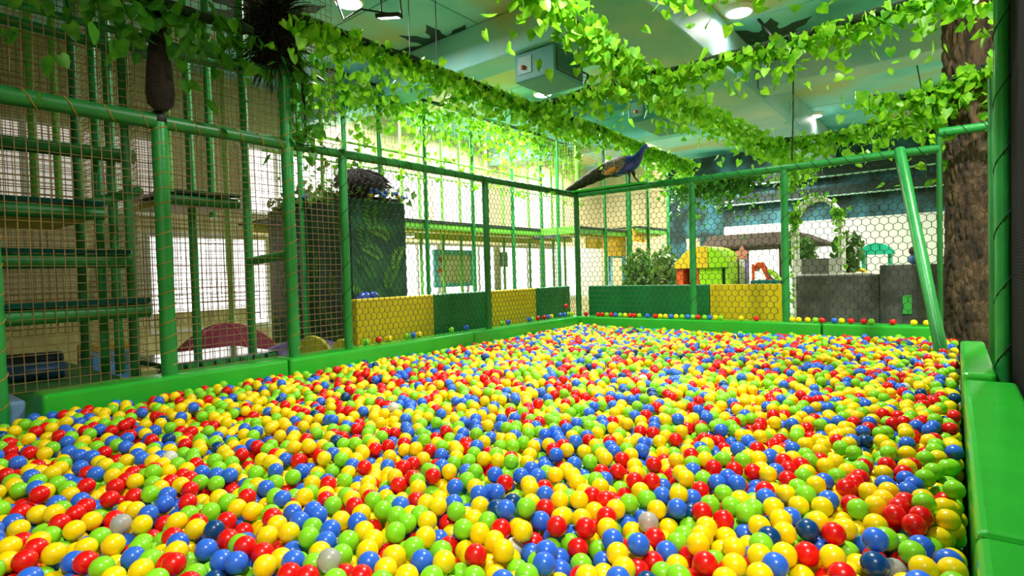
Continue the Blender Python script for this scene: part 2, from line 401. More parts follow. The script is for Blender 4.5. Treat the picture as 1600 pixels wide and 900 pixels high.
hrail((-5.38, YB, 2.87), (-.14, YB, 2.87), .052, fb, TUBE, BLACKNET, .2)
hrail((-.14, YB, 3.06), (.5, YB, 3.06), .055, fb, TUBE, BLACKNET, .2)
MB().box((-5.5, YB - .09, 2.905), (-4.06, YB + .12, 2.945)).build('board', GREEN, fb, .01)
for x0, x1 in ((-5.38, -3.33), (-3.23, -1.97), (-1.87, -.17), (-.11, .5)):
    net_hex((x0, YB, .3 if x0 > -.3 else ZP + .01), (1, 0, 0), (0, 0, 1), x1 - x0, 2.16 if x0 < -.3 else 2.7, .1, .005).build('net', BLACKNET, fb)
tag(hrail((-.1, 7.42, .42), (-.54, 8.685, 2.9), .062, None, TUBE, None, name='brace_pole'), 'thick green padded pole leaning from the balls up to the far rail', 'pole')

# right side: net posts and black mesh curtain
fr = thing('mesh_fence', 'green padded posts carrying a dark mesh curtain at the right edge', 'fence', (.34, 4.0, 0))
padded_post(.29, 5.62, .3, 4.6, .05, fr, TUBE, BLACKNET, .5)
padded_post(.31, 7.15, 0, 3.2, .05, fr, TUBED, None)
def mesh_fabric():
    m, nt, out = nodes_of('dark mesh fabric'); L = nt.links.new; N = nt.nodes.new
    g = N('ShaderNodeNewGeometry'); wv = N('ShaderNodeTexWave'); wv.bands_direction = 'Z'; wv.inputs['Scale'].default_value = 14; wv.inputs['Distortion'].default_value = .6
    L(g.outputs['Position'], wv.inputs['Vector'])
    rp = N('ShaderNodeValToRGB'); rp.color_ramp.elements[0].color = (*lin((14, 13, 14)), 1); rp.color_ramp.elements[1].color = (*lin((38, 35, 36)), 1)
    p = N('ShaderNodeBsdfPrincipled'); p.inputs['Roughness'].default_value = .9; p.inputs['Specular IOR Level'].default_value = .08
    L(wv.outputs['Color'], rp.inputs[0]); L(rp.outputs[0], p.inputs['Base Color']); L(p.outputs[0], out.inputs[0]); return m
b = MB(); k = 30
vs = []; fs = []
for i in range(k + 1):
    y = .6 + 5.1 * i / k; x = .43 - .095 * i / k + .006 * math.sin(i * 1.9)
    vs += [(x, y, .3), (x, y, 4.5), (x + .012, y, 4.5), (x + .012, y, .3)]
for i in range(k):
    for a in range(4): fs.append((i * 4 + a, (i + 1) * 4 + a, (i + 1) * 4 + (a + 1) % 4, i * 4 + (a + 1) % 4))
fs += [(0, 1, 2, 3), tuple(k * 4 + a for a in (3, 2, 1, 0))]
b.add(vs, fs, 0, False); b.build('mesh_curtain', mesh_fabric(), fr)

# ------------------------------------------------------------------ panels outside the nets
PX = -5.84
yy = [at(p, 460, x=PX)[1] for p in (556, 678, 765, 838)] + [9.15]
for i, (m, l) in enumerate(((YEL, 'yellow padded panel behind the left net, next to the jungle pillar'), (PGRN, 'green padded panel behind the left net, between two yellow ones'),
                            (YEL, 'yellow padded panel behind the left net, by the middle post'), (PGRN, 'green padded panel behind the left net, at the far corner'))):
    tag(MB().box((PX - .12, yy[i] + .004, 0), (PX, yy[i + 1] - .004, 1.19)).build('padded_panel', m, None, .02), l, 'panel', 'padded panels outside the pit nets')
for x0, x1, m, l in ((-5.44, -3.155, PGRN, 'long green padded panel behind the far net'), (-3.145, -2.03, YEL, 'yellow padded panel behind the far net, below the playhouse')):
    tag(MB().box((x0, 9.15, 0), (x1, 9.27, 1.19)).build('padded_panel', m, None, .02), l, 'panel', 'padded panels outside the pit nets')

# ------------------------------------------------------------------ tree trunk at the right corner
def trunk():
    nu, nv = 150, 330; vs = []; cx, cy, z0, z1 = .17, 9.36, 0, 4.9
    for j in range(nv + 1):
        z = z0 + (z1 - z0) * j / nv
        for i in range(nu):
            a = 2 * math.pi * i / nu
            d, _ = noise.voronoi(Vector((math.cos(a) * 4.2 + .5 * noise.noise(Vector((a, z * 1.5, 0))), math.sin(a) * 4.2, z * 4.5)), distance_metric='DISTANCE')
            ridge = min(1, (d[1] - d[0]) * 2.6)
            rr = .245 + .05 * (z / 4.9 - .5) ** 2 + .034 * ridge + .012 * noise.noise(Vector((math.cos(a) * 5, math.sin(a) * 5, z * 2))) + .006 * noise.noise(Vector((math.cos(a) * 20, math.sin(a) * 20, z * 16))) + .05 * math.exp(-z * 2.5)
            vs.append((cx + rr * math.cos(a), cy + rr * math.sin(a), z))
    fs = [(j * nu + i, j * nu + (i + 1) % nu, (j + 1) * nu + (i + 1) % nu, (j + 1) * nu + i) for j in range(nv) for i in range(nu)]
    b = MB(); b.add(vs, fs, 0, True); b.add(vs[-nu:], [tuple(range(nu))])
    return b.build('tree_trunk', BARK)
tag(trunk(), 'thick brown tree trunk with rough bark behind the far right corner net', 'tree')

# ------------------------------------------------------------------ climbing frame on the left, behind the tan net
def yat(px, x, py=400): return at(px, py, x=x)[1]
tw = thing('climbing_frame', 'green padded climbing frame with dark decks behind a tan square net', 'climbing frame', (-6.8, 1.9, 0))
padded_post(-5.40, .80, .3, 4.4, .06, tw, TUBE, OCHRE, .2)
padded_post(XL, 1.94, ZP, 2.86, .064, tw, TUBE, OCHRE, .13)
padded_post(XL, 3.13, ZP, 5.2, .06, tw, TUBE, OCHRE, .16)
MB().ball((XL, 1.94, 2.9), .07).build('joint', BLACK, tw)
hrail((XL, -1, 2.87), (XL, 1.9, 2.87), .068, tw, TUBED, OCHRE, .25)
hrail((XL, 1.98, 2.87), (XL, 3.1, 2.87), .062, tw, TUBED, OCHRE, .2)
hrail((XL - .02, -1, 3.52), (XL - .02, 3.1, 3.60), .03, tw, TUBED)
net_square((XL - .05, -1, ZP + .012), (0, 1, 0), (0, 0, 1), 4.78, 4.2, .068, .0042, .008).build('net', TAN, tw)
for px, x, m, z0 in ((127, -7.9, TUBED, 0), (157, -7.2, TUBE, 0), (180, -7.0, TUBE, 0), (204, -6.35, TUBED, 0), (303, -7.0, TUBE, 0), (335, -7.6, TUBE, 2.3), (389, -6.35, TUBE, .5), (358, -9.75, LIME, 0), (132, -9.0, LIME, 0), (268, -6.3, LIME, 2.4), (60, -9.2, LIME, 2.5), (97, -9.4, LIME, 2.5)):
    yp = yat(px, x); on_mat = -9.66 < x < -6.64 and yp < 2.06      # these stand on the soft platform
    padded_post(x, yp, max(z0, .503) if on_mat else z0, ZT - .05, .045, tw, m, None)
def deck(lo, hi, edge=True):
    d = MB().box(lo, hi).build('deck', SLAB, tw, .008)
    x0, y0, z0 = lo; x1, y1, z1 = hi
    if edge: hrail((x1 - .06, y0, z0 - .065), (x1 - .06, y1, z0 - .065), .062, tw, TUBED, None, name='beam')
    MB().box((x0 + .05, y0 + .03, z0 - .1), (x1 - .2, y1 - .03, z0 - .03)).build('yellow_joist', mat('dull yellow joist', (190, 160, 20), .6), tw)
deck((-5.95, -.6, 1.29), (-5.5, 1.84, 1.335))
deck((-6.35, -.6, 1.73), (-5.86, yat(206, -5.86), 1.775))
deck((-7.9, -.6, 2.19), (-6.22, 1.74, 2.235))
zq = 2.42; yq = (yat(266, -6.5), yat(379, -6.5))
deck((-7.7, yq[0], zq), (-6.5, yq[1], zq + .045))
hrail((-6.9, -.6, 2.78), (-6.9, 2.2, 2.82), .07, tw, TUBED, name='beam')
hrail((-6.3, 1.6, 2.2), (-6.45, 2.1, 2.4), .05, tw, TUBED, name='stair_rail')
hrail((-6.9, -.6, 3.95), (-6.9, 2.4, 3.95), .05, tw, TUBED, name='beam')
hrail((-6.5, 2.0, 3.85), (-6.5, 3.6, 3.95), .045, tw, TUBED, name='beam')
ya_, yb_ = yat(389, -6.35), yat(445, -5.6)
hrail((-6.3, ya_, 1.68), (-5.5, 3.13, 1.72), .05, tw, TUBE, name='beam')
net_square((-8.3, -1, .9), (0, 1, 0), (0, 0, 1), 5.9, 4.1, .068, .0045, .01).build('net', TAN, tw)
net_square((-9.6, -1, .9), (0, 1, 0), (0, 0, 1), 5.9, 4.1, .075, .0045, .01).build('net', TAN, tw)
net_square((-8.3, 2.08, .6), (1, 0, 0), (0, 0, 1), 1.9, 4.4, .06, .0045, .01).build('net', WIRE, tw)
d = MB().box((-6.62, 1.99, .652), (-5.635, 3.06, .705)).build('low_deck', SLAB, tw, .012)
b = MB()
for i in range(8): b.box((-5.635, 2.02 + .13 * i, .652), (-5.60, 2.11 + .13 * i, .69))
b.build('lacing', TUBED, tw)

# dark bark sleeve above the second post, and a dry palm tuft on the tall post
tag(MB().lathe((XL + .085, 1.93, 2.95), [(.05, 0), (.1, .05), (.112, .14), (.1, .32), (.08, .5), (.062, .62), (.075, .8), (.06, 1.1), (.07, 1.5), (.05, 2.24)], 18).build('bark_sleeve', DBARK), 'dark bark wrapped branch rising above the near padded post', 'branch')
def tuft(c, n, ln, m, name, label):
    b = MB()
    for i in range(n):
        a = random.random() * 2 * math.pi; e = random.uniform(-1.2, 1.1); l = ln * random.uniform(.5, 1.1)
        d_ = Vector((math.cos(a) * math.cos(e), math.sin(a) * math.cos(e), math.sin(e)))
        c0 = Vector(c) + Vector((0, 0, random.uniform(-.25, .25)))
        b.tube([c0, c0 + d_ * l * .6, c0 + d_ * l + Vector((0, 0, -.15 * l))], [.012, .009, .002], 3, caps=False)
    return tag(b.build(name, m), label, 'plant')
tuft((XL - .05, 3.05, 4.02), 700, .46, mat('dry palm fibre', (30, 26, 18), .9, .3, 10), 'palm_tuft', 'shaggy dark dry palm tuft wrapped around the tall post')

# things on the floor behind the climbing frame
MATG = mat('green soft mat', (52, 140, 60), .5, .1, 3)
tag(MB().box((-9.6, -1.0, 0), (-6.7, 2.0, .5)).build('soft_platform', MATG, None, .05, 3), 'low green soft platform behind the nearest net', 'platform')
BLU = mat('blue vinyl', (44, 86, 130), .4, .1, 4); RDV = mat('dull red vinyl', (130, 40, 50), .5, .1, 4)
def bolster(p0, p1, r, m, label, cat='foam block'):
    p0, p1 = Vector(p0), Vector(p1)
    o = MB().tube([p0, p0.lerp(p1, .04), p0.lerp(p1, .5), p0.lerp(p1, .96), p1], [r * .8, r, r, r, r * .8], 12).build('foam_bolster', m); return tag(o, label, cat, 'foam blocks on the soft platform')
zf = .5
def fl_at(px, py, z): q = at(px, py, z=z); return Vector(q)
bolster((-7.6, .95, zf + .09), (-7.3, 1.62, zf + .09), .09, BLU, 'long blue foam bolster lying on the low green platform')
bolster((-8.62, 1.28, zf + .09), (-8.42, 1.85, zf + .09), .09, mat('navy vinyl', (34, 48, 66), .4), 'dark navy foam bolster on the low green platform')
bolster((-7.9, .72, zf + .1), (-7.8, .92, zf + .1), .1, YEL, 'yellow foam block at the left end of the blue bolster')
bolster((-9.1, 1.0, zf + .08), (-8.9, 1.35, zf + .08), .08, RDV, 'dull red foam block behind the blue bolster')
tag(MB().rbox((-8.55, 2.32, .30), (.35, .5, .6), .2).build('foam_block', mat('light blue vinyl', (80, 130, 190), .4), None, .03), 'light blue foam block beside the low green platform', 'foam block')
tag(MB().rbox((-9.5, 2.55, .32), (.4, .5, .64), .2).build('foam_block', mat('amber vinyl', (225, 170, 30), .4), None, .03), 'amber foam block behind the light blue block', 'foam block')
# maroon tent
def tent():
    c = Vector((-8.35, 3.74, 0)); b = MB(); n = 10; prof = []
    for i in range(9):
        t = i / 8; prof.append((1.0 * (1 - t) ** .8 + .0 if i < 8 else .01, .84 * (1 - (1 - t) ** 1.7)))
    b.lathe(c, prof, n, sm=False)
    o = b.build('play_tent', mat('maroon fabric', (104, 24, 44), .8, .15, 5, bump=.3, bscale=12))
    s_ = MB()
    for k in range(0, n, 2):
        a = 2 * math.pi * k / n; s_.tube([c + Vector((r * math.cos(a), r * math.sin(a), z + .006)) for r, z in prof], .012, 5)
    s_.build('seam', mat('light maroon seam', (160, 60, 80), .8), o); o_ = o
    for ch in o.children: ch.data.transform(Matrix.Identity(4))
    return o
tag(tent(), 'maroon fabric play tent behind the low dark deck', 'tent')
PUR = mat('purple vinyl', (58, 48, 98), .5, .4, 6)
tag(MB().ball((-6.66, 3.95, .34), (.46, .7, .34), 24, 12).build('foam_mound', PUR), 'purple padded mound at the foot of the jungle pillar', 'mound')
def petal(c, s, rz, label):
    b = MB(); n = 12; vs = []
    for k in (-.03, .03):
        for i in range(n):
            a = math.pi * i / (n - 1); vs.append((math.cos(a) * s * (1 if i < n / 2 else .75), k, math.sin(a) * s * 1.1))
    R = Matrix.Rotation(rz, 3, 'Z'); vs = [Vector(c) + R @ Vector(v) for v in vs]
    fs = [tuple(range(n - 1, -1, -1)), tuple(range(n, 2 * n))] + [(i, (i + 1) % n, n + (i + 1) % n, n + i) for i in range(n)]
    b.add(vs, fs); return tag(b.build('foam_petal', mat('mustard vinyl', (196, 190, 50), .5, .1, 4), None, .01), label, 'foam petal', 'mustard foam petals')
q = at(487, 545, x=-6.0); petal((-6.0, q[1], .5), .26, .5, 'larger mustard foam petal at the foot of the jungle pillar')
q = at(535, 550, x=-5.85); petal((-5.85, q[1], .5), .2, .3, 'smaller mustard foam petal beside the second fence post')
q = at(570, 458, x=-6.25); tag(MB().ball((-6.25, q[1], 1.05), (.12, .16, .22), 16, 10).ball((-6.2, q[1] + .1, 1.2), (.07, .08, .07), 12, 8).build('toy_figure', mat('glossy blue', (52, 84, 180), .25, .2, 8)), 'glossy blue shape just above the first yellow panel', 'toy')

# jungle pillar
px_ = -6.8; y0p = yat(551, px_, 420); y1p = yat(636, px_, 420); xl_ = at(421, 430, y=y0p)[0]; zt_ = 2.62
pil = thing('jungle_pillar', 'dark green square pillar printed with fern leaves', 'pillar', ((px_ + xl_) / 2, (y0p + y1p) / 2, 0))
MB().box((xl_, y0p, 0), (px_, y1p, zt_)).build('body', mat('dark jungle print', (14, 62, 46), .55, 0, 2.4, col2=(34, 100, 58), thr=(.42, .66)), pil, .02)
FERN = [mat('fern print %d' % i, c, .6, .2, 8) for i, c in enumerate(((66, 124, 42), (46, 104, 44), (86, 138, 48)))]
def fern(o, u, v, nrm, ang, ln, k):
    o, u, v, nrm = Vector(o), Vector(u), Vector(v), Vector(nrm); b = MB(); n = 11
    for i in range(1, n):
        t = i / n; bend = ang + .7 * t * (1 if k % 2 else -1); c = o + (u * math.cos(bend) + v * math.sin(bend)) * ln * t
        for s in (-1, 1):
            a2 = bend + s * 1.0; l2 = ln * .3 * math.sin(math.pi * min(1, t + .12)) + .01; d_ = u * math.cos(a2) + v * math.sin(a2); e = (u * -math.sin(a2) + v * math.cos(a2)) * ln * .045
            tip = c + d_ * l2
            if not (y0p - .01 < tip.y < y1p - .03 and xl_ + .03 < tip.x < px_ + .01 and tip.z < zt_ - .05): continue
            off = nrm * (.004 + .0004 * k + .0001 * i)
            b.add([c + off, c + d_ * l2 * .5 + e + off, c + d_ * l2 + off, c + d_ * l2 * .5 - e + off], [(0, 1, 2, 3)])
    if b.v: b.build('printed_fern', FERN[k % 3], pil)
for k in range(13):
    fern((px_, y0p + .12 + (y1p - y0p - .3) * ((k * .618) % 1), .35 + 1.8 * k / 12), (0, 1, 0), (0, 0, 1), (1, 0, 0), random.uniform(.5, 2.6), random.uniform(.4, .6), k)
for k in range(24):
    fern((xl_ + .15 + (px_ - xl_ - .35) * ((k * .618) % 1), y0p, .3 + 1.85 * k / 23), (1, 0, 0), (0, 0, 1), (0, -1, 0), random.uniform(.5, 2.6), random.uniform(.4, .6), k)
BLOSS = mat('blue blossom', (50, 80, 200), .5, .2, 9)

# ------------------------------------------------------------------ leaves
LV = [(0, 0, 0), (0, 0, -.45), (-.05, 0, -1), (.1, .34, .16), (.13, .5, -.16), (.08, .33, -.58), (.1, -.34, .16), (.13, -.5, -.16), (.08, -.33, -.58)]
LF = [(0, 1, 4, 3), (1, 2, 5, 4), (0, 6, 7, 1), (1, 7, 8, 2)]
LVa = np.array(LV)
def leaf_mesh(name, m):
    me = bpy.data.meshes.new(name); me.from_pydata(LV, [], LF); me.materials.append(m)
    for p in me.polygons: p.use_smooth = True
    return me
LEAFME = {m.name: leaf_mesh('leaf', m) for m in (LEAF, LEAFD, LEAFT)}
def rotm(a, tilt, roll):
    return np.array(Matrix.Rotation(a, 3, 'Z') @ Matrix.Rotation(tilt, 3, 'Y') @ Matrix.Rotation(roll, 3, 'X'))
def leaves(root, pts, sizes, m, n_parts, flat=.5):
    """pts: leaf attachment points in world space; the largest in view become parts, the rest one stuff part"""
    pts = np.asarray(pts); sizes = np.asarray(sizes)
    x, y, z = proj(pts); score = np.where((z > .5) & (x > -40) & (x < 1640) & (y > -40) & (y < 940), sizes / np.maximum(z, .5), 0)
    order = np.argsort(-score); org = np.array(wloc(root)); V = []; Fc = []
    for k, i in enumerate(order):
        R = Matrix.Rotation(random.uniform(0, 6.28), 3, 'Z') @ Matrix.Rotation(random.gauss(.25, flat), 3, 'Y') @ Matrix.Rotation(random.gauss(0, .5), 3, 'X')
        p = pts[i] - org; s = float(sizes[i])
        if k < n_parts:
            o = bpy.data.objects.new('leaf', LEAFME[m.name]); COL.objects.link(o); o.parent = root
            o.matrix_local = Matrix.LocRotScale(Vector(p), R.to_quaternion(), Vector((s, s, s)))
        else:
            o_ = 9 * len(V); V.append(p + (LVa * s) @ np.array(R).T)
            Fc += [tuple(a + o_ for a in f) for f in LF]
    if V:
        me = bpy.data.meshes.new('small_leaves'); me.from_pydata(np.concatenate(V).tolist(), [], Fc); me.materials.append(m)
        me.polygons.foreach_set('use_smooth', [True] * len(me.polygons)); me.update()
        o = bpy.data.objects.new('foliage', me); COL.objects.link(o); o.parent = root; o['kind'] = 'stuff'
def garland(name, label, path, n, n_parts, size, thick, drop, m=LEAF, stem_r=.045, sag=0.05, dens=None):
    P_ = [Vector(p) for p in path]; seg = []; 
    for a, b_ in zip(P_[:-1], P_[1:]):
        k = max(2, int((b_ - a).length / .25)); seg += [a.lerp(b_, i / k) for i in range(k)]
    seg.append(P_[-1])
    seg = [p + Vector((noise.noise(p * .9), noise.noise(p * .9 + Vector((7, 0, 0))), noise.noise(p * .8 + Vector((0, 9, 0))))) * sag for p in seg]
    root = thing(name, label, 'garland', seg[len(seg) // 2])
    MB().tube(seg, [stem_r * (1 + .4 * noise.noise(p * 3)) for p in seg], 8).build('stem', mat('dark vine stem', (24, 46, 22), .9, .3, 12, bump=.5), root)
    A = np.array(seg); t = rng.random(n)
    if dens: t = dens(t)
    t = np.clip(t, 0, .9999) * (len(A) - 1); i = t.astype(int); f = (t - i)[:, None]; base = A[i] * (1 - f) + A[i + 1] * f
    off = rng.normal(0, thick, (n, 3)); off[:, 2] = np.abs(off[:, 2]) * .25 - rng.exponential(drop, n)
    q = base + off
    q = q[~((q[:, 0] > -5.7) & (q[:, 0] < -3.8) & (np.abs(q[:, 1] - 8.82) < .32) & (q[:, 2] < 3.68))]     # keep clear of the peacock
    leaves(root, q, size * rng.uniform(.65, 1.2, len(q)), m, n_parts)
    # hanging tendrils
    for k in range(12):
        j = random.randrange(len(seg)); p = seg[j]; l = random.uniform(.15, .2 + 2 * drop)
        MB().tube([p, p + Vector((random.gauss(0, .06), random.gauss(0, .06), -l * .5)), p + Vector((random.gauss(0, .08), random.gauss(0, .08), -l))], .004, 4).build('tendril', MATS['deep ivy leaf'], root)
    return root
ZG = 3.8
garland('ivy_garland', 'long ivy garland running along the left side above the padded rail', [(-4.64, 2.75, 3.85), (-4.64, 4.4, ZG), (-4.62, 6.4, ZG), (-4.58, 9.6, ZG), (-4.58, 12.2, ZG)], 2300, 280, .098, .075, .12)
garland('ivy_garland', 'ivy garland crossing from the left garland to the upper right', [(-4.62, 6.36, ZG), (-2.97, 6.36, ZG), (-1.68, 6.42, ZG), (-.2, 6.3, ZG + .02), (1.2, 6.2, ZG + .05)], 1300, 280, .098, .08, .12)
garland('ivy_garland', 'thick ivy garland under the long ceiling beam', [(-2.86, 3.2, 4.05), (-2.88, 5.0, 3.9), (-2.96, 7.3, ZG), (-2.8, 9.4, ZG), (-2.72, 13.8, ZG), (-2.7, 15.0, ZG)], 2700, 280, .105, .11, .1)
garland('ivy_garland', 'leafy ivy garland at the top right, nearest the right post', [(-1.9, 4.6, 3.95), (-.9, 4.85, 3.95), (-.4, 5.0, 3.93), (.0, 5.1, 3.92)], 560, 200, .11, .12, .13)
garland('ivy_garland', 'ivy spray hanging in front of the tree trunk top', [(-.9, 9.1, 3.75), (-.35, 9.05, 3.6), (.1, 9.0, 3.75), (.6, 9.0, 3.9)], 520, 150, .12, .16, .22)
garland('ivy_garland', 'ivy garland low over the far rail, left of the tree trunk', [(-2.6, 11.0, 3.75), (-1.6, 11.0, 3.7), (-.6, 11.0, 3.75), (.4, 11, 3.8)], 700, 120, .11, .14, .12)
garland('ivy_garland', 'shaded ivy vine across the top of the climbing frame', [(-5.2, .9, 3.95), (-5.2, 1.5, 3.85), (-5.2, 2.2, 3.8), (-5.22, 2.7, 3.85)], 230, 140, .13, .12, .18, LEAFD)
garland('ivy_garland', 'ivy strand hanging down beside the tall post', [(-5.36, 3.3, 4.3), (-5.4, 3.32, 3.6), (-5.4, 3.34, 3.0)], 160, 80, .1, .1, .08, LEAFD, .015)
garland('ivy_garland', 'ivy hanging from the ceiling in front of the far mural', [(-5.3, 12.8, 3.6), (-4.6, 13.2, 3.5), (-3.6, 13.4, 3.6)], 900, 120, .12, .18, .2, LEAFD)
garland('ivy_garland', 'thin ivy strand hanging behind the far right post', [(-2.05, 10.2, ZT - .03), (-2.07, 10.2, 4.0), (-2.1, 10.2, 3.2), (-2.1, 10.2, 2.75)], 80, 60, .1, .09, .06, LEAF, .01, .0, lambda t: .76 + .24 * t)

# ------------------------------------------------------------------ far play frame along the left wall
pf = thing('play_structure', 'tall light green play frame with upper deck along the window wall', 'play frame', (-8.6, 9, 0))
XF, ZD = -8.0, 2.50
yc = yat(845, XF, 340)
for px in (470, 540, 595, 665, 738, 800, 845):
    padded_post(XF, yat(px, XF, 300), 0, 4.9, .042, pf, TUBE, None)
for px in (505, 565, 628, 655, 690, 718, 760, 785, 825, 862, 880):
    y = yat(px, -9.5, 300)
    if y < 17: padded_post(-9.5, y, 0, 4.9, .035, pf, LIME, None)
for px, x in ((868, -7.5), (908, -6.95)):
    padded_post(x, yc + .02, 0, 4.9, .045, pf, LIME if px > 900 else TUBE)
X2 = -6.95; X3 = -6.6
ye2 = yat(981, X2, 355); ye3 = yat(1043, X3, 355)
for px in (945, 980): padded_post(X2, yat(px, X2, 330), 0, 4.9, .042, pf, TUBE)
for px in (984, 1012, 1043): padded_post(X3, yat(px, X3, 330), 0, 4.9, .045, pf, TUBE)
YJ = mat('yellow joist', (226, 214, 70), .5, .06, 3); DARKEDGE = mat('dark deck edge', (44, 66, 60), .5)
for (x0, ya, x1, yb, zd) in ((X0 + .1, 5.0, XF, yc, ZD), (X0 + .1, yc + .01, X2, ye2, ZD), (X0 + .1, ye2 + .01, X3, ye3, ZD + .1)):
    MB().box((x0, ya, zd), (x1, yb, zd + .05)).build('deck', DARKEDGE, pf)
    MB().box((x1 - .14, ya, zd - .12), (x1 - .02, yb, zd - .005)).build('deck_beam', LIME, pf)
    MB().box((x1 - .5, ya, zd - .16), (x1 - .2, yb, zd - .01)).build('joist', YJ, pf)
    MB().box((x0 + .2, ya, zd - .16), (x0 + .6, yb, zd - .01)).build('joist', YJ, pf)
    hrail((x1, ya, 4.86), (x1, yb, 4.86), .035, pf, TUBED)
    net_square((x1 + .01, ya, zd + .05), (0, 1, 0), (0, 0, 1), yb - ya, 2.3, .075, .0032, .006, seg=1.5).build('net', WIRE, pf)
hrail((XF, 5, 3.75), (XF, yc, 3.75), .02, pf, LIME); hrail((-9.5, 5, 3.75), (-9.5, 15, 3.75), .025, pf, LIME)
MB().box((XF, yc - .02, ZD - .12), (X2, yc, ZD + .05)).build('deck_beam', LIME, pf)
net_square((XF, yc, ZD + .05), (1, 0, 0), (0, 0, 1), X2 - XF, 2.3, .075, .0032, .006, seg=1.5).build('net', WIRE, pf)
OR = mat('orange yellow panel', (250, 196, 30), .5, .06, 3)
for (x, pa, pb, pt, pbm, m) in ((X2 - .1, 917, 944, 371, 388, OR), (X2 - .1, 949, 978, 366, 400, OR), (X3 - .1, 985, 1010, 359, 377, OR)):
    ya, yb = yat(pa, x, 370), yat(pb, x, 370); z1 = at(pa, pt, x=x)[2]; z0 = at(pa, pbm, x=x)[2]
    MB().box((x - .04, ya, z0), (x, yb, z1)).build('yellow_panel', m, pf)
ya, yb = yat(953, X2 - .15, 420), yat(977, X2 - .15, 420); z1 = at(953, 403, x=X2 - .15)[2]
b = MB(); b.box((X2 - .2, ya, 0), (X2 - .12, ya + .1, z1)); b.box((X2 - .2, yb - .1, 0), (X2 - .12, yb, z1)); b.box((X2 - .2, ya, z1), (X2 - .12, yb, z1 + .1)); b.build('doorway_frame', mat('sky blue frame', (140, 205, 230), .5), pf)
leaf_pts = []; 
n = 1500; t = rng.random(n); yy_ = 5 + t * 8.0; zz = 4.75 - rng.exponential(.38, n); zz = np.maximum(zz, 3.3)
iv = thing('ivy_curtain', 'ivy curtain trailing from the top rail of the far play frame', 'ivy', (XF + .1, 9, 4.8))
MB().tube([(XF + .1, 5 + k * .4, 4.82 + .04 * math.sin(k)) for k in range(21)], .02, 6).build('stem', MATS['dark vine stem'], iv)
leaves(iv, np.stack([XF + .12 + rng.normal(0, .08, n), yy_, zz], 1), .105 * rng.uniform(.7, 1.2, n), LEAF, 280)

# board and vent on the window wall
def wall_rect(pa, pb, pt, pm, x): 
    y0, y1 = yat(pa, x, pt), yat(pb, x, pt); z1 = at(pa, pt, x=x)[2]; z0 = at((pa + pb) / 2, pm, x=x)[2]; return y0, y1, z0, z1
y0, y1, z0, z1 = wall_rect(678, 742, 390, 448, -9.9)
t = thing('play_board', 'square play board with light blue frame on the white wall behind the net', 'board', (-9.9, (y0 + y1) / 2, 0))
b = MB(); b.box((-9.95, y0, z0), (-9.9, y0 + .16, z1)).box((-9.95, y1 - .16, z0), (-9.9, y1, z1)).box((-9.95, y0 + .16, z1 - .12), (-9.9, y1 - .16, z1)).box((-9.95, y0 + .16, z0), (-9.9, y1 - .16, z0 + .1)); b.build('frame', mat('light blue frame', (120, 205, 215), .5), t)
MB().box((-9.95, y0 + .16, z0 + .1), (-9.93, y1 - .16, z1 - .12)).build('cream_panel', mat('cream panel', (232, 222, 180), .6), t)
MB().box((-9.95, (y0 + y1) / 2 - .5, 0), (-9.92, (y0 + y1) / 2 - .42, z0)).box((-9.95, (y0 + y1) / 2 + .42, 0), (-9.92, (y0 + y1) / 2 + .5, z0)).build('leg', WHITE, t)
MB().rbox((-9.89, y0 + .24, z1 - .25), (.02, .1, .14), 0, .4).rbox((-9.89, y0 + .2, z1 - .5), (.02, .22, .07), 0, .5).build('orange_sticker', mat('orange print', (235, 110, 40), .5), t)
y0, y1, z0, z1 = wall_rect(780, 792, 394, 417, X0 + .03)
tag(MB().box((X0 + .016, y0, z0), (X0 + .05, y1, z1)).build('wall_vent', mat('blue grey vent', (120, 150, 160), .5)), 'small blue grey vent plate on the white wall', 'vent')

# ------------------------------------------------------------------ background right: playhouse, canopy, arch, walls
Yh = 12.2
def X_(px, y, py=430): return at(px, py, y=y)[0]
def Z_(py, y, px=1200): return at(px, py, y=y)[2]
ph = thing('playhouse', 'plastic playhouse with orange front, yellow arched roof and lime side', 'playhouse', (X_(1097, Yh), Yh + .5, 0))
ORG = mat('orange plastic', (236, 92, 34), .35, .06, 3); LIM = mat('lime plastic', (168, 224, 30), .35, .05, 3); YRF = mat('yellow plastic', (246, 204, 44), .35, .05, 3); SHADE = mat('dark opening', (30, 44, 36), .8)  # last one: dark sheets coloured as the shade inside the playhouse
xa, xb, xc = X_(1057, Yh), X_(1092, Yh), X_(1139, Yh); zw = Z_(412, Yh, 1090); zr = Z_(386, Yh, 1095)
MB().box((xa, Yh, 0), (xa + .16, Yh + 1.1, zw)).box((xb - .16, Yh, 0), (xb, Yh + .1, zw)).box((xa + .16, Yh + 1.0, 0), (xb, Yh + 1.1, zw)).build('orange_wall', ORG, ph, .02)
b = MB(); n = 12; vs = []
def arch_prof(x): 
    u = (x - (xa + xc) / 2) / ((xc - xa) / 2); return zw + .02 + (zr - zw) * max(0, 1 - abs(u) ** 2.2)
def arch_slice(x0, x1, name, m):
    b = MB(); k = 10; vs = []
    for i in range(k + 1):
        x = x0 + (x1 - x0) * i / k; z = arch_prof(x)
        vs += [(x, Yh - .06, zw - .1), (x, Yh - .06, z), (x, Yh + 1.16, z), (x, Yh + 1.16, zw - .1)]
    fs = [(i * 4 + a, (i + 1) * 4 + a, (i + 1) * 4 + (a + 1) % 4, i * 4 + (a + 1) % 4) for i in range(k) for a in range(4)] + [(0, 1, 2, 3), tuple(k * 4 + a for a in (3, 2, 1, 0))]
    b.add(vs, fs); b.build(name, m, ph, .015)
xm = X_(1108, Yh)
arch_slice(xa - .03, xm, 'yellow_roof', YRF); arch_slice(xm + .002, xc, 'lime_roof', LIM)
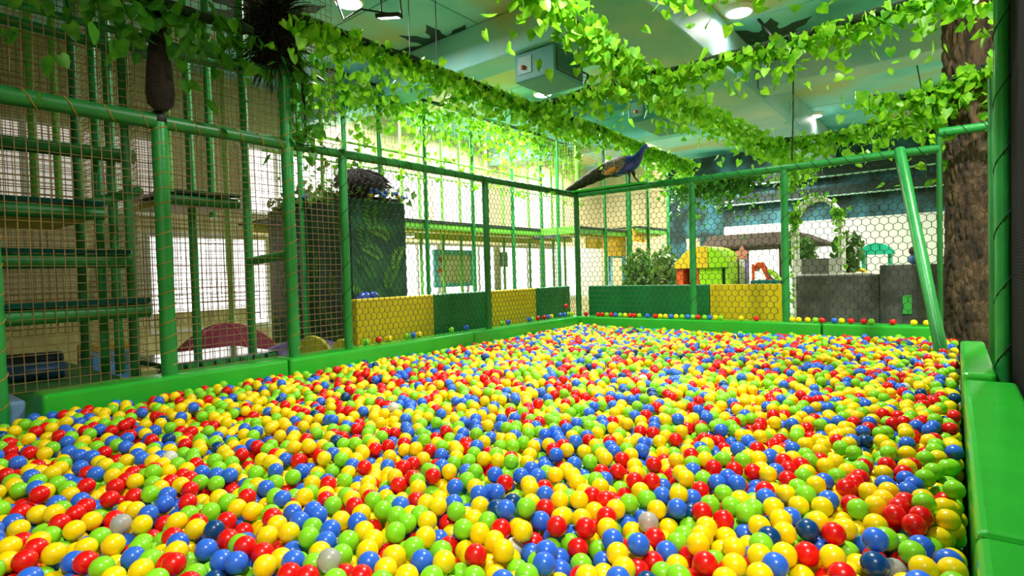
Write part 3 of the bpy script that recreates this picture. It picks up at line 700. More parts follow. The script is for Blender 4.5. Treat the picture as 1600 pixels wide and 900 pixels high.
wx0, wx1 = X_(1128, Yh), X_(1133, Yh)
MB().box((xb, Yh, 0), (wx0, Yh + 1.1, zw - .1)).box((wx1, Yh, 0), (xc, Yh + 1.1, zw - .1)).box((wx0, Yh, 0), (wx1, Yh + 1.1, .9)).build('lime_wall', LIM, ph, .02)
MB().box((wx0, Yh + .05, .9), (wx1, Yh + .08, zw - .11)).build('window_opening', SHADE, ph)
MB().box((xa + .17, Yh + .9, 0), (xb - .17, Yh + .95, zw - .12)).build('door_opening', SHADE, ph)
tag(MB().box((X_(1076, Yh + .5), Yh + .4, zr - .03), (X_(1082, Yh + .5), Yh + .55, zr + .22)).box((X_(1087, Yh + .5), Yh + .4, zr - .03), (X_(1093, Yh + .5), Yh + .55, zr + .22)).build('chimney', WHITE, ph), None)

Yc = 13.6
cn = thing('canopy_hut', 'open hut with dark brown thatched roof behind the playhouse', 'hut', (X_(1180, Yc), Yc + 1, 0))
THATCH = mat('brown thatch', (84, 70, 56), .95, .3, 12, bump=.6, bscale=40)
ex0, ex1, ez = X_(1096, Yc), X_(1284, Yc), Z_(386, Yc)
rz_ = Z_(362, Yc)
rx0, rx1 = ex0 + .1, X_(1236, Yc)
vs = [(ex0, Yc, ez), (ex1, Yc, ez + .03), (ex1, Yc + 2.4, ez + .03), (ex0, Yc + 2.4, ez), (ex0, Yc, ez + .06), (ex1, Yc, ez + .06), (ex1, Yc + 2.4, ez + .06), (ex0, Yc + 2.4, ez + .06), (rx0, Yc + .3, rz_), (rx1, Yc + .3, rz_), (rx1, Yc + 2.1, rz_), (rx0, Yc + 2.1, rz_)]
MB().add(vs, [(3, 2, 1, 0), (0, 1, 5, 4), (1, 2, 6, 5), (2, 3, 7, 6), (3, 0, 4, 7), (4, 5, 9, 8), (5, 6, 10, 9), (6, 7, 11, 10), (7, 4, 8, 11), (8, 9, 10, 11)]).build('roof', THATCH, cn)
for px in (1112, 1222, 1268):
    MB().tube([(X_(px, Yc + .2), Yc + .2, 0), (X_(px, Yc + .2), Yc + .2, ez + .02)], .06, 10).build('post', mat('brown post', (92, 66, 44), .8, .2, 8), cn)
MB().box((X_(1124, Yc + 1), Yc + 1.0, 0), (X_(1160, Yc + 1), Yc + 1.6, Z_(392, Yc + 1))).build('counter', mat('dark red panel', (96, 30, 28), .6), cn)
# striped toy column with star
Yt = 12.9; cx = X_(1160, Yt); zs = Z_(404, Yt)
tc_ = thing('toy_column', 'white and purple toy column topped with a pink star', 'toy', (cx, Yt, 0))
MB().box((cx - .1, Yt - .08, 0), (cx - .04, Yt + .08, zs)).box((cx + .08, Yt - .08, 0), (cx + .1, Yt + .08, zs)).build('purple_stripe', mat('purple plastic', (110, 84, 170), .4), tc_)
MB().box((cx - .04, Yt - .085, 0), (cx + .08, Yt + .085, zs)).build('white_core', WHITE, tc_)
vs = []
for s in (-.05, .05):
    for i in range(10):
        a = math.pi / 2 + i * math.pi / 5; r = .17 if i % 2 == 0 else .09; vs.append((cx + r * math.cos(a), Yt + s, zs + .13 + r * math.sin(a)))
MB().add(vs, [tuple(range(10)), tuple(range(19, 9, -1))] + [(i, i + 10, (i + 1) % 10 + 10, (i + 1) % 10) for i in range(10)]).build('star', mat('pink plastic', (236, 150, 140), .4), tc_)
# orange and lime slide
Ys = 12.7; sl = thing('toy_slide', 'small orange and lime toy slide on a teal base behind the yellow panel', 'slide', (X_(1195, Ys), Ys, 0))
zb = Z_(437, Ys)
MB().box((X_(1178, Ys), Ys - .3, 0), (X_(1222, Ys), Ys + .5, zb)).build('base', mat('teal plastic', (30, 110, 100), .4), sl, .02)
def ribbon(pts, wd, th, name, m, parent):
    b = MB(); vs = []
    for x, z in pts: vs += [(x, Ys - wd / 2, z), (x, Ys + wd / 2, z), (x, Ys + wd / 2, z - th), (x, Ys - wd / 2, z - th)]
    k = len(pts) - 1
    b.add(vs, [(i * 4 + a, (i + 1) * 4 + a, (i + 1) * 4 + (a + 1) % 4, i * 4 + (a + 1) % 4) for i in range(k) for a in range(4)] + [(0, 1, 2, 3), tuple(k * 4 + a for a in (3, 2, 1, 0))]); return b.build(name, m, parent)
ribbon([(X_(p, Ys), Z_(q, Ys)) for p, q in ((1182, 415), (1187, 409), (1192, 410), (1197, 420), (1203, 433), (1208, 437))], .3, .12, 'orange_back', ORG, sl)
ribbon([(X_(p, Ys), Z_(q, Ys) - .02) for p, q in ((1203, 419), (1210, 424), (1216, 431), (1222, 436))], .3, .08, 'lime_chute', LIM, sl)
MB().tube([(X_(1181, Ys), Ys - .2, zb - .02), (X_(1181, Ys), Ys - .2, Z_(412, Ys))], .03, 8).build('handle', ORG, sl)

# vine wrapped arch
Ya = 11.9; ax0, ax1 = X_(1241, Ya), X_(1314, Ya); zsp = Z_(352, Ya, 1280); zt = Z_(309, Ya, 1280)
ar = thing('garden_arch', 'white garden arch wrapped in green vine beyond the far net', 'arch', ((ax0 + ax1) / 2, Ya, 0))
pth = [(ax0, Ya, 0), (ax0, Ya, .6), (ax0, Ya, 1.2), (ax0, Ya, zsp)] + [((ax0 + ax1) / 2 - math.cos(math.pi * i / 14) * (ax1 - ax0) / 2, Ya, zsp + math.sin(math.pi * i / 14) * (zt - zsp)) for i in range(1, 14)] + [(ax1, Ya, zsp), (ax1, Ya, 1.2), (ax1, Ya, .6), (ax1, Ya, 0)]
for dy in (0, .3): MB().tube([(p[0], p[1] + dy, p[2]) for p in pth], .042, 10).build('frame', WHITE, ar)
A = np.array(pth); n = 620; t = rng.random(n) * (len(A) - 1.001); i = t.astype(int); f = (t - i)[:, None]
pp = A[i] * (1 - f) + A[i + 1] * f + rng.normal(0, .05, (n, 3)); keep = ~((pp[:, 2] > zt - .25) & (rng.random(n) < .85))
leaves(ar, pp[keep] + [0, -.05, .03], .085 * rng.uniform(.7, 1.1, keep.sum()), LEAF, 120)

def tree(name, label, c, h, r, n, sz, parts=60, rz=None):
    t = thing(name, label, 'tree', c); c = Vector(c)
    MB().lathe(c, [(.13, 0), (.17, .28), (.18, .3)], 16).build('pot', mat('clay pot', (110, 80, 60), .7), t)
    b = MB(); b.tube([c + Vector((0, 0, .2)), c + Vector((.03, 0, h * .4)), c + Vector((0, 0, h * .7))], [.035, .03, .02], 8)
    for k in range(6):
        a = k * 1.05; b.tube([c + Vector((0, 0, h * .6)), c + Vector((math.cos(a) * r * .7, math.sin(a) * r * .7, h * .8))], [.015, .006], 5)
    b.build('trunk', BARK, t)
    d = rng.normal(0, 1, (n, 3)); d /= np.linalg.norm(d, axis=1)[:, None]; d *= (rng.random(n) ** .4)[:, None]
    leaves(t, np.array(c) + [0, 0, h - (rz or r)] + d * [r, r, rz or r], sz * rng.uniform(.7, 1.2, n), LEAFT, parts)
tree('potted_tree', 'small leafy tree beside the right foot of the garden arch', (X_(1325, 12.6), 12.6, 0), Z_(366, 12.6), .27, 260, .11, 60, .42)
tree('potted_tree', 'small leafy tree seen through the left side of the garden arch', (X_(1251, 13.2), 13.1, 0), Z_(370, 13.2), .36, 260, .11, 60)
tree('potted_tree', 'bushy potted tree to the left of the playhouse, under the far deck', (X_(1003, 12.2), 12.2, 0), Z_(385, 12.2, 1000), .48, 520, .13, 90, .75)
tree('potted_tree', 'leafy potted tree touching the left side of the playhouse', (X_(1038, 13.6), 13.6, 0), Z_(380, 13.6, 1040), .4, 380, .13, 70, .7)

# dark stone walls and things on them
STONE = mat('dark stone', (70, 72, 68), .85, 0, 5, bump=.6, bscale=14, col2=(104, 104, 98))
Yw = 10.1; wx = [X_(p, Yw) for p in (1243, 1375, 1463)]
tag(MB().box((wx[0], Yw, 0), (wx[1] - .004, Yw + .5, Z_(432, Yw))).build('stone_wall', STONE, None, .02), 'lower dark grey stone wall behind the far net, right of the yellow panel', 'wall')
sw = tag(MB().box((wx[1], Yw - .05, 0), (wx[2] + .3, Yw + .5, Z_(413, Yw, 1420))).build('stone_wall', STONE, None, .02), 'taller dark grey stone wall behind the leaning green pole', 'wall')
gx = X_(1418, Yw, 475)
tag(MB().box((gx - .055, Yw - .075, Z_(490, Yw, 1418)), (gx + .055, Yw - .052, Z_(461, Yw, 1418))).build('green_plate', mat('bright green plate', (70, 190, 80), .4)), 'small bright green plate fixed on the taller stone wall', 'plate')
Yk = 11.0; kx0, kx1 = X_(1241, Yk), X_(1312, Yk); kz = Z_(404, Yk, 1275)
kt = thing('grey_counter', 'grey counter block with white ledges under the garden arch', 'counter', ((kx0 + kx1) / 2, Yk, 0))
MB().box((kx0 + .05, Yk, 0), (kx1 - .05, Yk + .5, kz)).build('body', mat('mid grey', (128, 128, 120), .7, .1, 4), kt)
MB().box((kx0, Yk - .06, Z_(431, Yk, 1275) - .02), (kx1 + .5, Yk + .5, Z_(431, Yk, 1275) + .03)).build('ledge', WHITE, kt)
for x in (kx0 + .06, kx1 - .1): MB().box((x - .06, Yk - .03, Z_(431, Yk, 1275) + .03), (x + .06, Yk, kz)).build('corner_post', WHITE, kt)
Yb = 15.5; bx0, bx1 = X_(1349, Yb), X_(1390, Yb)
bo = thing('toy_booth', 'turquoise toy booth with arched awning near the white far wall', 'booth', ((bx0 + bx1) / 2, Yb, 0)); TQ = mat('turquoise plastic', (40, 205, 165), .4)
for x in (bx0, bx1): MB().box((x - .03, Yb, 0), (x + .03, Yb + .5, Z_(396, Yb, 1370))).build('side_post', TQ, bo)
vs = []; k = 10
for i in range(k + 1):
    u = i / k; x = bx0 - .08 + (bx1 - bx0 + .16) * u; z = Z_(396, Yb, 1370) + (Z_(381, Yb, 1370) - Z_(396, Yb, 1370)) * math.sin(math.pi * u) ** .6
    vs += [(x, Yb - .15, Z_(396, Yb, 1370) - .02), (x, Yb - .15, z + .02), (x, Yb + .6, z + .02), (x, Yb + .6, Z_(396, Yb, 1370) - .02)]
MB().add(vs, [(i * 4 + a, (i + 1) * 4 + a, (i + 1) * 4 + (a + 1) % 4, i * 4 + (a + 1) % 4) for i in range(k) for a in range(4)] + [(0, 1, 2, 3), tuple(k * 4 + a for a in (3, 2, 1, 0))]).build('awning', TQ, bo)
q = at(1431, 404, y=10.3); zt2 = Z_(413, Yw, 1420)
MB_ = MB().lathe((q[0], 10.3, zt2), [(.05, 0), (.09, .03), (.1, .1), (.05, .16), (.02, .17)], 14)
ty = tag(MB_.build('toy_figure', mat('blue toy body', (90, 130, 210), .4)), 'tiny red and blue toy standing on the taller stone wall', 'toy')
MB().ball((q[0] - .02, 10.3, zt2 + .2), .07, 12, 8).build('dark_head', mat('dark maroon', (80, 28, 40), .6), ty)
for ch in ty.children: ch.data.transform(Matrix.Identity(4))
q = at(1342, 417, y=14.0)
b = MB(); b.tube([(q[0] + .14 * math.cos(a * math.pi / 10), 14.0, .95 + .14 * math.sin(a * math.pi / 10) + .25) for a in range(21)], .045, 8, caps=False)
yr = tag(MB().box((q[0] - .12, 13.9, 0), (q[0] + .12, 14.1, 1.01)).build('toy_stand', mat('pale stand', (200, 200, 195), .6)), 'pale stand carrying a yellow ring toy near the turquoise booth', 'stand')
tag(b.build('ring_toy', YRF), 'yellow ring toy on a pale stand near the turquoise booth', 'toy')

# ------------------------------------------------------------------ planting and furry shape on the jungle pillar
pl = thing('pillar_planting', 'trailing leaves with blue blossoms on top of the jungle pillar', 'plant', ((px_ + xl_) / 2, (y0p + y1p) / 2, zt_))
MB().box((xl_ + .06, y0p + .06, zt_), (px_ - .06, y1p - .06, zt_ + .06)).build('soil_tray', mat('soil', (50, 40, 30), .9), pl)
n = 620; pts = np.stack([rng.uniform(xl_ - .02, px_ + .06, n), rng.uniform(y0p - .06, y1p + .2, n), zt_ + .1 + rng.uniform(-.1, .16, n)], 1)
edge = (pts[:, 0] > px_ - .12) | (pts[:, 1] < y0p + .1) | (rng.random(n) < .4); pts = pts[edge]
up = np.stack([rng.uniform(xl_ + .1, px_ - .2, 260), rng.uniform(y0p + .1, y1p - .2, 260), zt_ + .1 + rng.exponential(.28, 260)], 1)
leaves(pl, np.concatenate([pts, up]), .1 * rng.uniform(.6, 1.1, len(pts) + 260), LEAFT, 200)
for k in range(16):
    if k < 6: c = (random.uniform(xl_ + .2, px_ - .1), y0p - .03, zt_ + random.uniform(.08, .16))
    else: c = (px_ + .04, random.uniform(y0p + .3, y1p), zt_ + random.uniform(.06, .16))
    MB().ball(c, .035, 8, 5).build('blossom', BLOSS if k % 5 else YEL, pl)
def furry():
    b = MB(); c = Vector((px_ - .14, (y0p + y1p) / 2 - .1, zt_ + .14))
    b.ball(c + Vector((0, -.1, .12)), (.22, .42, .2), 20, 12)
    for i in range(700):
        a = random.random() * 6.28; e = random.uniform(-.3, 1.5); d_ = Vector((.22 * math.cos(a) * math.cos(e), .42 * math.sin(a) * math.cos(e), .2 * math.sin(e)))
        p = c + Vector((0, -.1, .12)) + d_; b.tube([p, p + d_ * .22 + Vector((0, .04, -.04))], [.008, .001], 3, caps=False)
    return b.build('furry_shape', mat('dark fur', (40, 34, 36), .9, .3, 20))
tag(furry(), 'dark furry hump lying on top of the jungle pillar', 'furry toy')

# ------------------------------------------------------------------ peacock
def peacock():
    PY = 8.82
    sp = [(877, 302, .012, .02), (890, 296, .045, .07), (907, 287, .085, .1), (925, 277, .115, .12), (943, 267, .14, .13), (957, 261, .155, .14), (970, 259, .17, .15), (981, 257, .16, .14), (990, 253, .125, .12), (996, 247, .088, .085), (1000, 241, .062, .06), (1003, 236, .046, .045), (1005, 232, .038, .038), (1008, 229.5, .04, .036), (1011, 229.5, .026, .024), (1012.5, 230, .008, .008)]
    C_ = [Vector(at(px, py, y=PY)) for px, py, _, _ in sp]; n = 16; vs = []; fine = []
    import bisect
    k = len(sp); steps = 5; P2 = []; R2 = []
    for i in range(k - 1):
        p0, p1, p2, p3 = C_[max(i - 1, 0)], C_[i], C_[i + 1], C_[min(i + 2, k - 1)]
        for s in range(steps):
            t = s / steps
            P2.append(.5 * ((2 * p1) + (p2 - p0) * t + (2 * p0 - 5 * p1 + 4 * p2 - p3) * t * t + (3 * p1 - p0 - 3 * p2 + p3) * t ** 3))
            R2.append((sp[i][2] + (sp[i + 1][2] - sp[i][2]) * t, sp[i][3] + (sp[i + 1][3] - sp[i][3]) * t, i + t))
    P2.append(C_[-1]); R2.append((sp[-1][2], sp[-1][3], k - 1))
    side = Vector((0, 1, 0)); b = MB()
    for i, p in enumerate(P2):
        tg = (P2[min(i + 1, len(P2) - 1)] - P2[max(i - 1, 0)]).normalized(); upv = side.cross(tg).normalized() * -1
        rv, rh, tt = R2[i]
        for j in range(n):
            a = 2 * math.pi * j / n
            wob = 1 + (.07 * math.sin(j * 5 + i * 1.7) if tt < 5 else 0)
            vs.append(p + upv * math.sin(a) * rv * wob + side * math.cos(a) * rh * wob)
    fs = []; mi = []
    m_ = len(P2)
    for i in range(m_ - 1):
        tt = R2[i][2]
        for j in range(n):
            up_ = math.sin(2 * math.pi * (j + .5) / n)
            if tt < 4.6: m = 2 if (i + j) % 3 else 3
            elif tt < 7.4 and up_ > .1 + (tt - 4.6) * .12: m = 1
            elif tt < 5.6: m = 3
            else: m = 0
            fs.append((i * n + j, i * n + (j + 1) % n, (i + 1) * n + (j + 1) % n, (i + 1) * n + j)); mi.append(m)
    b.v = [tuple(v) for v in vs]; b.f = fs; b.m = mi; b.smooth = [True] * len(fs)
    b.f += [tuple(range(n - 1, -1, -1)), tuple(range((m_ - 1) * n, m_ * n))]; b.m += [2, 0]; b.smooth += [False, False]
    BLUE = mat('peacock blue', (44, 62, 186), .3, .25, 12, coat=.3)
    BROWN = mat('scaled back', (40, 32, 24), .6, 0, 60, col2=(190, 180, 150), thr=(.5, .6))
    TRAIN = mat('bronze green train', (44, 50, 24), .85, .4, 14, stretch=(1, 1, 3)); TRAIN2 = mat('dark train', (22, 26, 14), .85, .3, 14)
    root = thing('peacock', 'blue peacock with long folded train standing on the far corner rail', 'peacock', Vector(at(985, 287, y=PY)))
    b.build('body', [BLUE, BROWN, TRAIN, TRAIN2], root)
    def wing(s):
        w = MB(); c0 = Vector(at(964, 262, y=PY)) + Vector((0, s * .115, 0)); nn = 10; vs = []
        ax = (Vector(at(985, 250, y=PY)) - Vector(at(940, 270, y=PY))).normalized(); up = Vector((0, -1, 0)).cross(ax) * -1
        if up.z < 0: up = -up
        for q in (0, 1):
            for i in range(nn):
                a = 2 * math.pi * i / nn; vs.append(c0 + ax * math.cos(a) * .25 + up * (math.sin(a) * .11 - .02) + Vector((0, s * (.045 if q else 0) * (1 - .3 * abs(math.cos(a))), 0)))
        w.add(vs, [tuple(range(nn)), tuple(range(2 * nn - 1, nn - 1, -1))] + [(i, i + nn, (i + 1) % nn + nn, (i + 1) % nn) for i in range(nn)])
        wo = w.build('wing', BROWN, root, .01)
        f = MB(); c1 = Vector(at(961, 267, y=PY)) + Vector((0, s * .155, 0))
        for k_ in range(4):
            c2 = c1 + ax * (-.045 * k_ + .06) - up * (.006 * k_)
            f.ball(c2, (.055, .022, .04), 10, 6)
        f.build('orange_primaries', mat('orange feather', (222, 140, 30), .5, .2, 30), wo)
    wing(-1); wing(1)
    l = MB(); LEG = mat('dark leg', (50, 40, 40), .6)
    for (a, k1, f_, dy) in (((984, 268), (986, 276), (985, 286.6), -.05), ((987, 268), (990, 277), (997, 285.2), .05)):
        A_, K_, F_ = [Vector(at(*p, y=PY)) + Vector((0, dy, 0)) for p in (a, k1, f_)]; F_.z = 2.957
        l = MB(); l.tube([A_, K_, F_], [.04, .016, .012], 8)
        for da in (-.5, 0, .5): l.tube([F_, F_ + Vector((.07 * math.cos(da), .07 * math.sin(da), -.004))], [.01, .004], 5)
        l.tube([F_, F_ + Vector((-.04, 0, -.004))], [.009, .004], 5); l.build('leg', LEG, root)
    h = Vector(at(1007.5, 227, y=PY))
    c = MB()
    for k_ in range(4):
        e = h + Vector((-.03 + .01 * k_, (k_ - 1.5) * .006, .05)); c.tube([h, e], .003, 4); c.ball(e, .006, 6, 4)
    c.build('crest', mat('crest blue', (40, 60, 120), .4), root)
    bk = Vector(at(1011.5, 229.8, y=PY)); MB().tube([bk, bk + Vector((.035, 0, -.004)), bk + Vector((.055, 0, -.015))], [.016, .01, .002], 8).build('beak', mat('horn beak', (120, 110, 95), .5), root)
    for s in (-1, 1): MB().ball(Vector(at(1009, 229, y=PY)) + Vector((0, s * .033, .006)), .008, 8, 6).build('eye', BLACK, root)
peacock()
# make the train rest: the board below it is at 2.945 m

# ------------------------------------------------------------------ balls
D = .0825; RB = .0396          # packing distance and ball radius
PAL = [('yellow', (255, 220, 6), .36), ('lime green', (136, 220, 36), .24), ('red', (232, 16, 16), .20), ('blue', (48, 108, 228), .175), ('dark blue', (8, 66, 124), .02), ('clear grey', (214, 216, 208), .0008)]
def ball_mat(name, col=None):
    m, nt, out = nodes_of(name); L = nt.links.new; N = nt.nodes.new
    p = N('ShaderNodeBsdfPrincipled'); p.inputs['Roughness'].default_value = .27; L(p.outputs[0], out.inputs[0])
    p.inputs['Specular IOR Level'].default_value = .45
    if col is None:
        a = N('ShaderNodeAttribute'); a.attribute_type = 'INSTANCER'; a.attribute_name = 'col'
        g = N('ShaderNodeAttribute'); g.attribute_type = 'GEOMETRY'; g.attribute_name = 'col'   # one of the two is empty
        ad = N('ShaderNodeVectorMath'); ad.operation = 'ADD'; L(a.outputs['Vector'], ad.inputs[0]); L(g.outputs['Vector'], ad.inputs[1]); L(ad.outputs[0], p.inputs['Base Color'])
    else:
        nz = N('ShaderNodeTexNoise'); nz.inputs['Scale'].default_value = 22; tc = N('ShaderNodeTexCoord'); L(tc.outputs['Object'], nz.inputs['Vector'])
        rp = N('ShaderNodeValToRGB'); c = lin(col); rp.color_ramp.elements[0].color = (*[v * .93 for v in c], 1); rp.color_ramp.elements[1].color = (*c, 1)
        L(nz.outputs[0], rp.inputs[0]); L(rp.outputs[0], p.inputs['Base Color'])
    return m
def relax_tile(Lt, n):
    P = np.column_stack([rng.random(n) * Lt, rng.random(n) * Lt, rng.random(n) * D * 3.2])
    for it in range(520):
        if it % 8 == 0:
            d = P[:, None, :2] - P[None, :, :2]; d -= Lt * np.round(d / Lt); dz = P[:, None, 2] - P[None, :, 2]
            I, J = np.nonzero(np.triu((d ** 2).sum(2) + dz ** 2 < (1.5 * D) ** 2, 1))
        d = P[I] - P[J]; d[:, :2] -= Lt * np.round(d[:, :2] / Lt); r = np.sqrt((d ** 2).sum(1)) + 1e-9
        o = np.maximum(0, D - r); mv = d / r[:, None] * (o * .42)[:, None]
        np.add.at(P, I, mv); np.add.at(P, J, -mv)
        P[:, 2] -= .0022 if it < 200 else .0005 if it < 300 else 0; P[:, 2] = np.maximum(P[:, 2], 0)
        P[:, :2] %= Lt
    return P
LT = 1.56; tile = relax_tile(LT, 1000)
B = []
for ix in range(-4, 1):
    for iy in range(-1, 7):
        B.append(tile + [ix * LT + .1, iy * LT - .6, 0])
B = np.concatenate(B)
B = B[(B[:, 0] > -5.3 + RB) & (B[:, 0] < .04 - RB) & (B[:, 1] > -1.0 + RB) & (B[:, 1] < 8.615 - RB)]
top = np.percentile(tile[:, 2], 96) + RB
B[:, 2] += .525 - top
B[:, 2] += .03 * np.sin(B[:, 0] * .9 + 1) * np.sin(B[:, 1] * .8 + .4)
B = B[~((np.abs(B[:, 0] + .12) < .13) & (np.abs(B[:, 1] - 7.44) < .13))]
extra = []
for k in range(60):   # loose balls on top
    pass
cid = rng.choice(len(PAL), len(B), p=np.array([p[2] for p in PAL]) / sum(p[2] for p in PAL))
# a few clear balls where they lie in the photograph
for p in ((190, 795), (265, 705), (1005, 812), (627, 637), (1008, 592), (475, 875)):
    q = at(*p, z=.5); dd = np.linalg.norm(B[:, :2] - q[:2], axis=1) - (B[:, 2] - .45) * 2; cid[np.argmin(dd)] = 5
# which balls show largest: small id buffer
x, y, z = proj(B); rad = F * RB / np.maximum(z, .01)
near = np.nonzero((z > .3) & (x > -30) & (x < 1630) & (y < 930) & (y > 560))[0]; near = near[np.argsort(-z[near])]
sc = .5; buf = -np.ones((450, 800), int); jj, ii = np.mgrid[0:450, 0:800]
for k in near:
    r = rad[k] * sc; cx, cy = x[k] * sc, y[k] * sc; a0, a1, b0, b1 = max(0, int(cx - r)), min(800, int(cx + r) + 2), max(0, int(cy - r)), min(450, int(cy + r) + 2)
    if a0 >= a1 or b0 >= b1: continue
    m = (ii[b0:b1, a0:a1] - cx) ** 2 + (jj[b0:b1, a0:a1] - cy) ** 2 < r * r; buf[b0:b1, a0:a1][m] = k
cnt = np.bincount(buf[buf >= 0], minlength=len(B)); big = np.argsort(-cnt)[:245]
isbig = np.zeros(len(B), bool); isbig[big] = True
import bmesh
BM = [ball_mat(n_ + ' plastic ball', c) for n_, c, _ in PAL]
p_ = BM[5].node_tree.nodes['Principled BSDF']; p_.inputs['Transmission Weight'].default_value = .5; p_.inputs['Roughness'].default_value = .35
bme = []
for i in range(len(PAL)):
    bm = bmesh.new(); bmesh.ops.create_icosphere(bm, subdivisions=3, radius=RB); me = bpy.data.meshes.new('ball'); bm.to_mesh(me); bm.free()
    for p in me.polygons: p.use_smooth = True
    me.materials.append(BM[i]); bme.append(me)
def ball(pos, c, label, group):
    o = bpy.data.objects.new('ball', bme[c]); COL.objects.link(o); o.location = pos; return tag(o, label, 'ball', group)
used = set()
NM = ['yellow', 'lime', 'red', 'blue', 'navy', 'clear']
def seen(px, py):
    a, b_ = int(px * sc), int(py * sc)
    if 0 <= a < 800 and 0 <= b_ < 450 and buf[b_, a] >= 0: return NM[cid[buf[b_, a]]]
    return None
for k in big:
    rr = rad[k] * 1.5; l_, r_, u_ = seen(x[k] - rr, y[k]), seen(x[k] + rr, y[k]), seen(x[k], y[k] - rr)
    row = 'bottom row' if y[k] > 862 else 'low' if y[k] > 815 else 'front' if y[k] > 765 else 'fourth row up'
    colw = ['far left', 'left', 'left of middle', 'centre', 'right of middle', 'right', 'far right'][min(6, max(0, int(x[k] / 229)))]
    lab = '%s ball, %s %s' % (NM[cid[k]], row, colw) + (', %s on its left' % l_ if l_ else '') + (', %s right' % r_ if r_ else '') + (', %s behind' % u_ if u_ else '')
    if lab in used: lab = lab.replace(' on its left', ' left') + (', %s in front' % seen(x[k], y[k] + rr) if seen(x[k], y[k] + rr) else ', at the edge')
    used.add(lab)
    ball(B[k], int(cid[k]), lab, 'front balls of the pit')
# the rest, too many to count: one object
rest = np.nonzero(~isbig)[0]
me = bpy.data.meshes.new('pit_balls'); me.from_pydata(B[rest].tolist(), [], [])
nb = np.zeros(len(rest), bool)
for k in big: nb |= ((B[rest] - B[k]) ** 2).sum(1) < (1.2 * D) ** 2
an = me.attributes.new('touching', 'BOOLEAN', 'POINT'); an.data.foreach_set('value', nb)
at_ = me.attributes.new('col', 'FLOAT_COLOR', 'POINT')
cl = np.array([[*lin(p[1]), 1] for p in PAL])[cid[rest]]; cl[:, :3] *= rng.uniform(.88, 1.04, (len(rest), 1)); at_.data.foreach_set('color', cl.astype(np.float32).ravel())
pb = bpy.data.objects.new('pit_balls', me); COL.objects.link(pb)
tag(pb, 'deep sea of red, yellow, green and blue plastic balls filling the pit', 'balls', kind='stuff')
ng = bpy.data.node_groups.new('scatter balls', 'GeometryNodeTree')
ng.interface.new_socket('Geometry', in_out='INPUT', socket_type='NodeSocketGeometry'); ng.interface.new_socket('Geometry', in_out='OUTPUT', socket_type='NodeSocketGeometry')
gi, go = ng.nodes.new('NodeGroupInput'), ng.nodes.new('NodeGroupOutput')
ico = ng.nodes.new('GeometryNodeMeshIcoSphere'); ico.inputs['Radius'].default_value = RB; ico.inputs['Subdivisions'].default_value = 3  # 320 triangles
ss = ng.nodes.new('GeometryNodeSetShadeSmooth'); sm = ng.nodes.new('GeometryNodeSetMaterial'); sm.inputs['Material'].default_value = ball_mat('mixed plastic balls')
ip = ng.nodes.new('GeometryNodeInstanceOnPoints')
ng.links.new(ico.outputs['Mesh'], ss.inputs[0]); ng.links.new(ss.outputs[0], sm.inputs[0]); ng.links.new(gi.outputs[0], ip.inputs['Points']); ng.links.new(sm.outputs[0], ip.inputs['Instance']); na = ng.nodes.new('GeometryNodeInputNamedAttribute'); na.data_type = 'BOOLEAN'; na.inputs['Name'].default_value = 'touching'
ri = ng.nodes.new('GeometryNodeRealizeInstances'); ng.links.new(na.outputs['Attribute'], ri.inputs['Selection'])
ng.links.new(ip.outputs[0], ri.inputs[0]); ng.links.new(ri.outputs[0], go.inputs[0])
pb.modifiers.new('scatter', 'NODES').node_group = ng
pb.data.materials.append(sm.inputs['Material'].default_value)

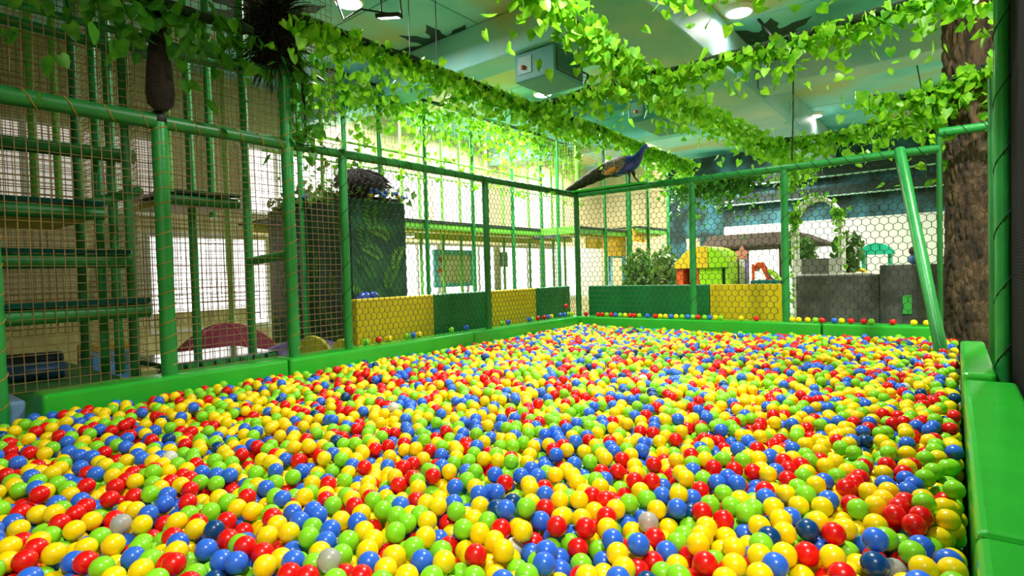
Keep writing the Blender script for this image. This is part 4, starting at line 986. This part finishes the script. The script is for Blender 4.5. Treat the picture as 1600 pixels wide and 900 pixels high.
# balls left on the far and left ledges, in the photograph's order
ORD = ['first', 'second', 'third', 'fourth', 'fifth', 'sixth', 'seventh', 'eighth', 'ninth', 'tenth', 'eleventh', 'twelfth', 'thirteenth', 'fourteenth', 'fifteenth', 'sixteenth', 'seventeenth', 'eighteenth', 'nineteenth']
def ordn(i):
    if i < 19: return ORD[i]
    if i % 10 == 9: return {2: 'twentieth', 3: 'thirtieth', 4: 'fortieth'}[(i + 1) // 10]
    return {1: 'twenty', 2: 'twenty', 3: 'thirty', 4: 'forty'}[(i + 1) // 10] + '-' + ORD[i % 10]
CI = {'y': 0, 'g': 1, 'r': 2, 'b': 3}; CN = ['yellow', 'lime green', 'red', 'blue']
back = [(916, 'r'), (935, 'r'), (942, 'r'), (948, 'g'), (955, 'r'), (962, 'b'), (969, 'g'), (977, 'y'), (985, 'r'), (992, 'r'), (999, 'g'), (1012, 'b'), (1024, 'r'), (1032, 'y'), (1040, 'y'), (1049, 'b'), (1056, 'y'), (1066, 'g'), (1075, 'b'), (1082, 'g'), (1091, 'r'), (1101, 'g'), (1107, 'b'), (1114, 'y'), (1121, 'g'), (1158, 'y'), (1182, 'r'), (1238, 'y'), (1248, 'y'), (1262, 'y'), (1274, 'g'), (1284, 'r'), (1304, 'b'), (1313, 'y'), (1330, 'r'), (1350, 'r'), (1361, 'g'), (1395, 'r'), (1428, 'y'), (1448, 'y')]
lastx = -9
for i, (px, c) in enumerate(back):
    q = at(px, 493 + (px - 916) * .033, y=8.70); xx = max(q[0], lastx + D * 1.01); lastx = xx
    ball((xx, 8.70, ZP + RB), CI[c], '%s ball on the far ledge, %s from the corner post' % (CN[CI[c]], ordn(i)), 'balls left on the far ledge')
left = [(573, 'g'), (593, 'r'), (609, 'y'), (638, 'g'), (647, 'b'), (656, 'y'), (707, 'g'), (730, 'b'), (786, 'g'), (796, 'b'), (828, 'b'), (834, 'g'), (842, 'r'), (852, 'r'), (858, 'b'), (863, 'y'), (877, 'b'), (884, 'b'), (890, 'g'), (895, 'y')]
lasty = -9
for i, (px, c) in enumerate(left):
    q = at(px, 530 - (px - 573) * .13, x=-5.53); y_ = max(q[1], lasty + D * 1.01); lasty = y_
    ball((-5.55, y_, ZP + RB), CI[c], '%s ball on the left ledge behind the net, %s from the near end' % (CN[CI[c]], ordn(i)), 'balls left on the left ledge')

q = at(885, 478, x=-5.50)
ball((-5.50, q[1], q[2]), 2, 'single red ball caught against the left net above the ledge', 'balls left on the left ledge')
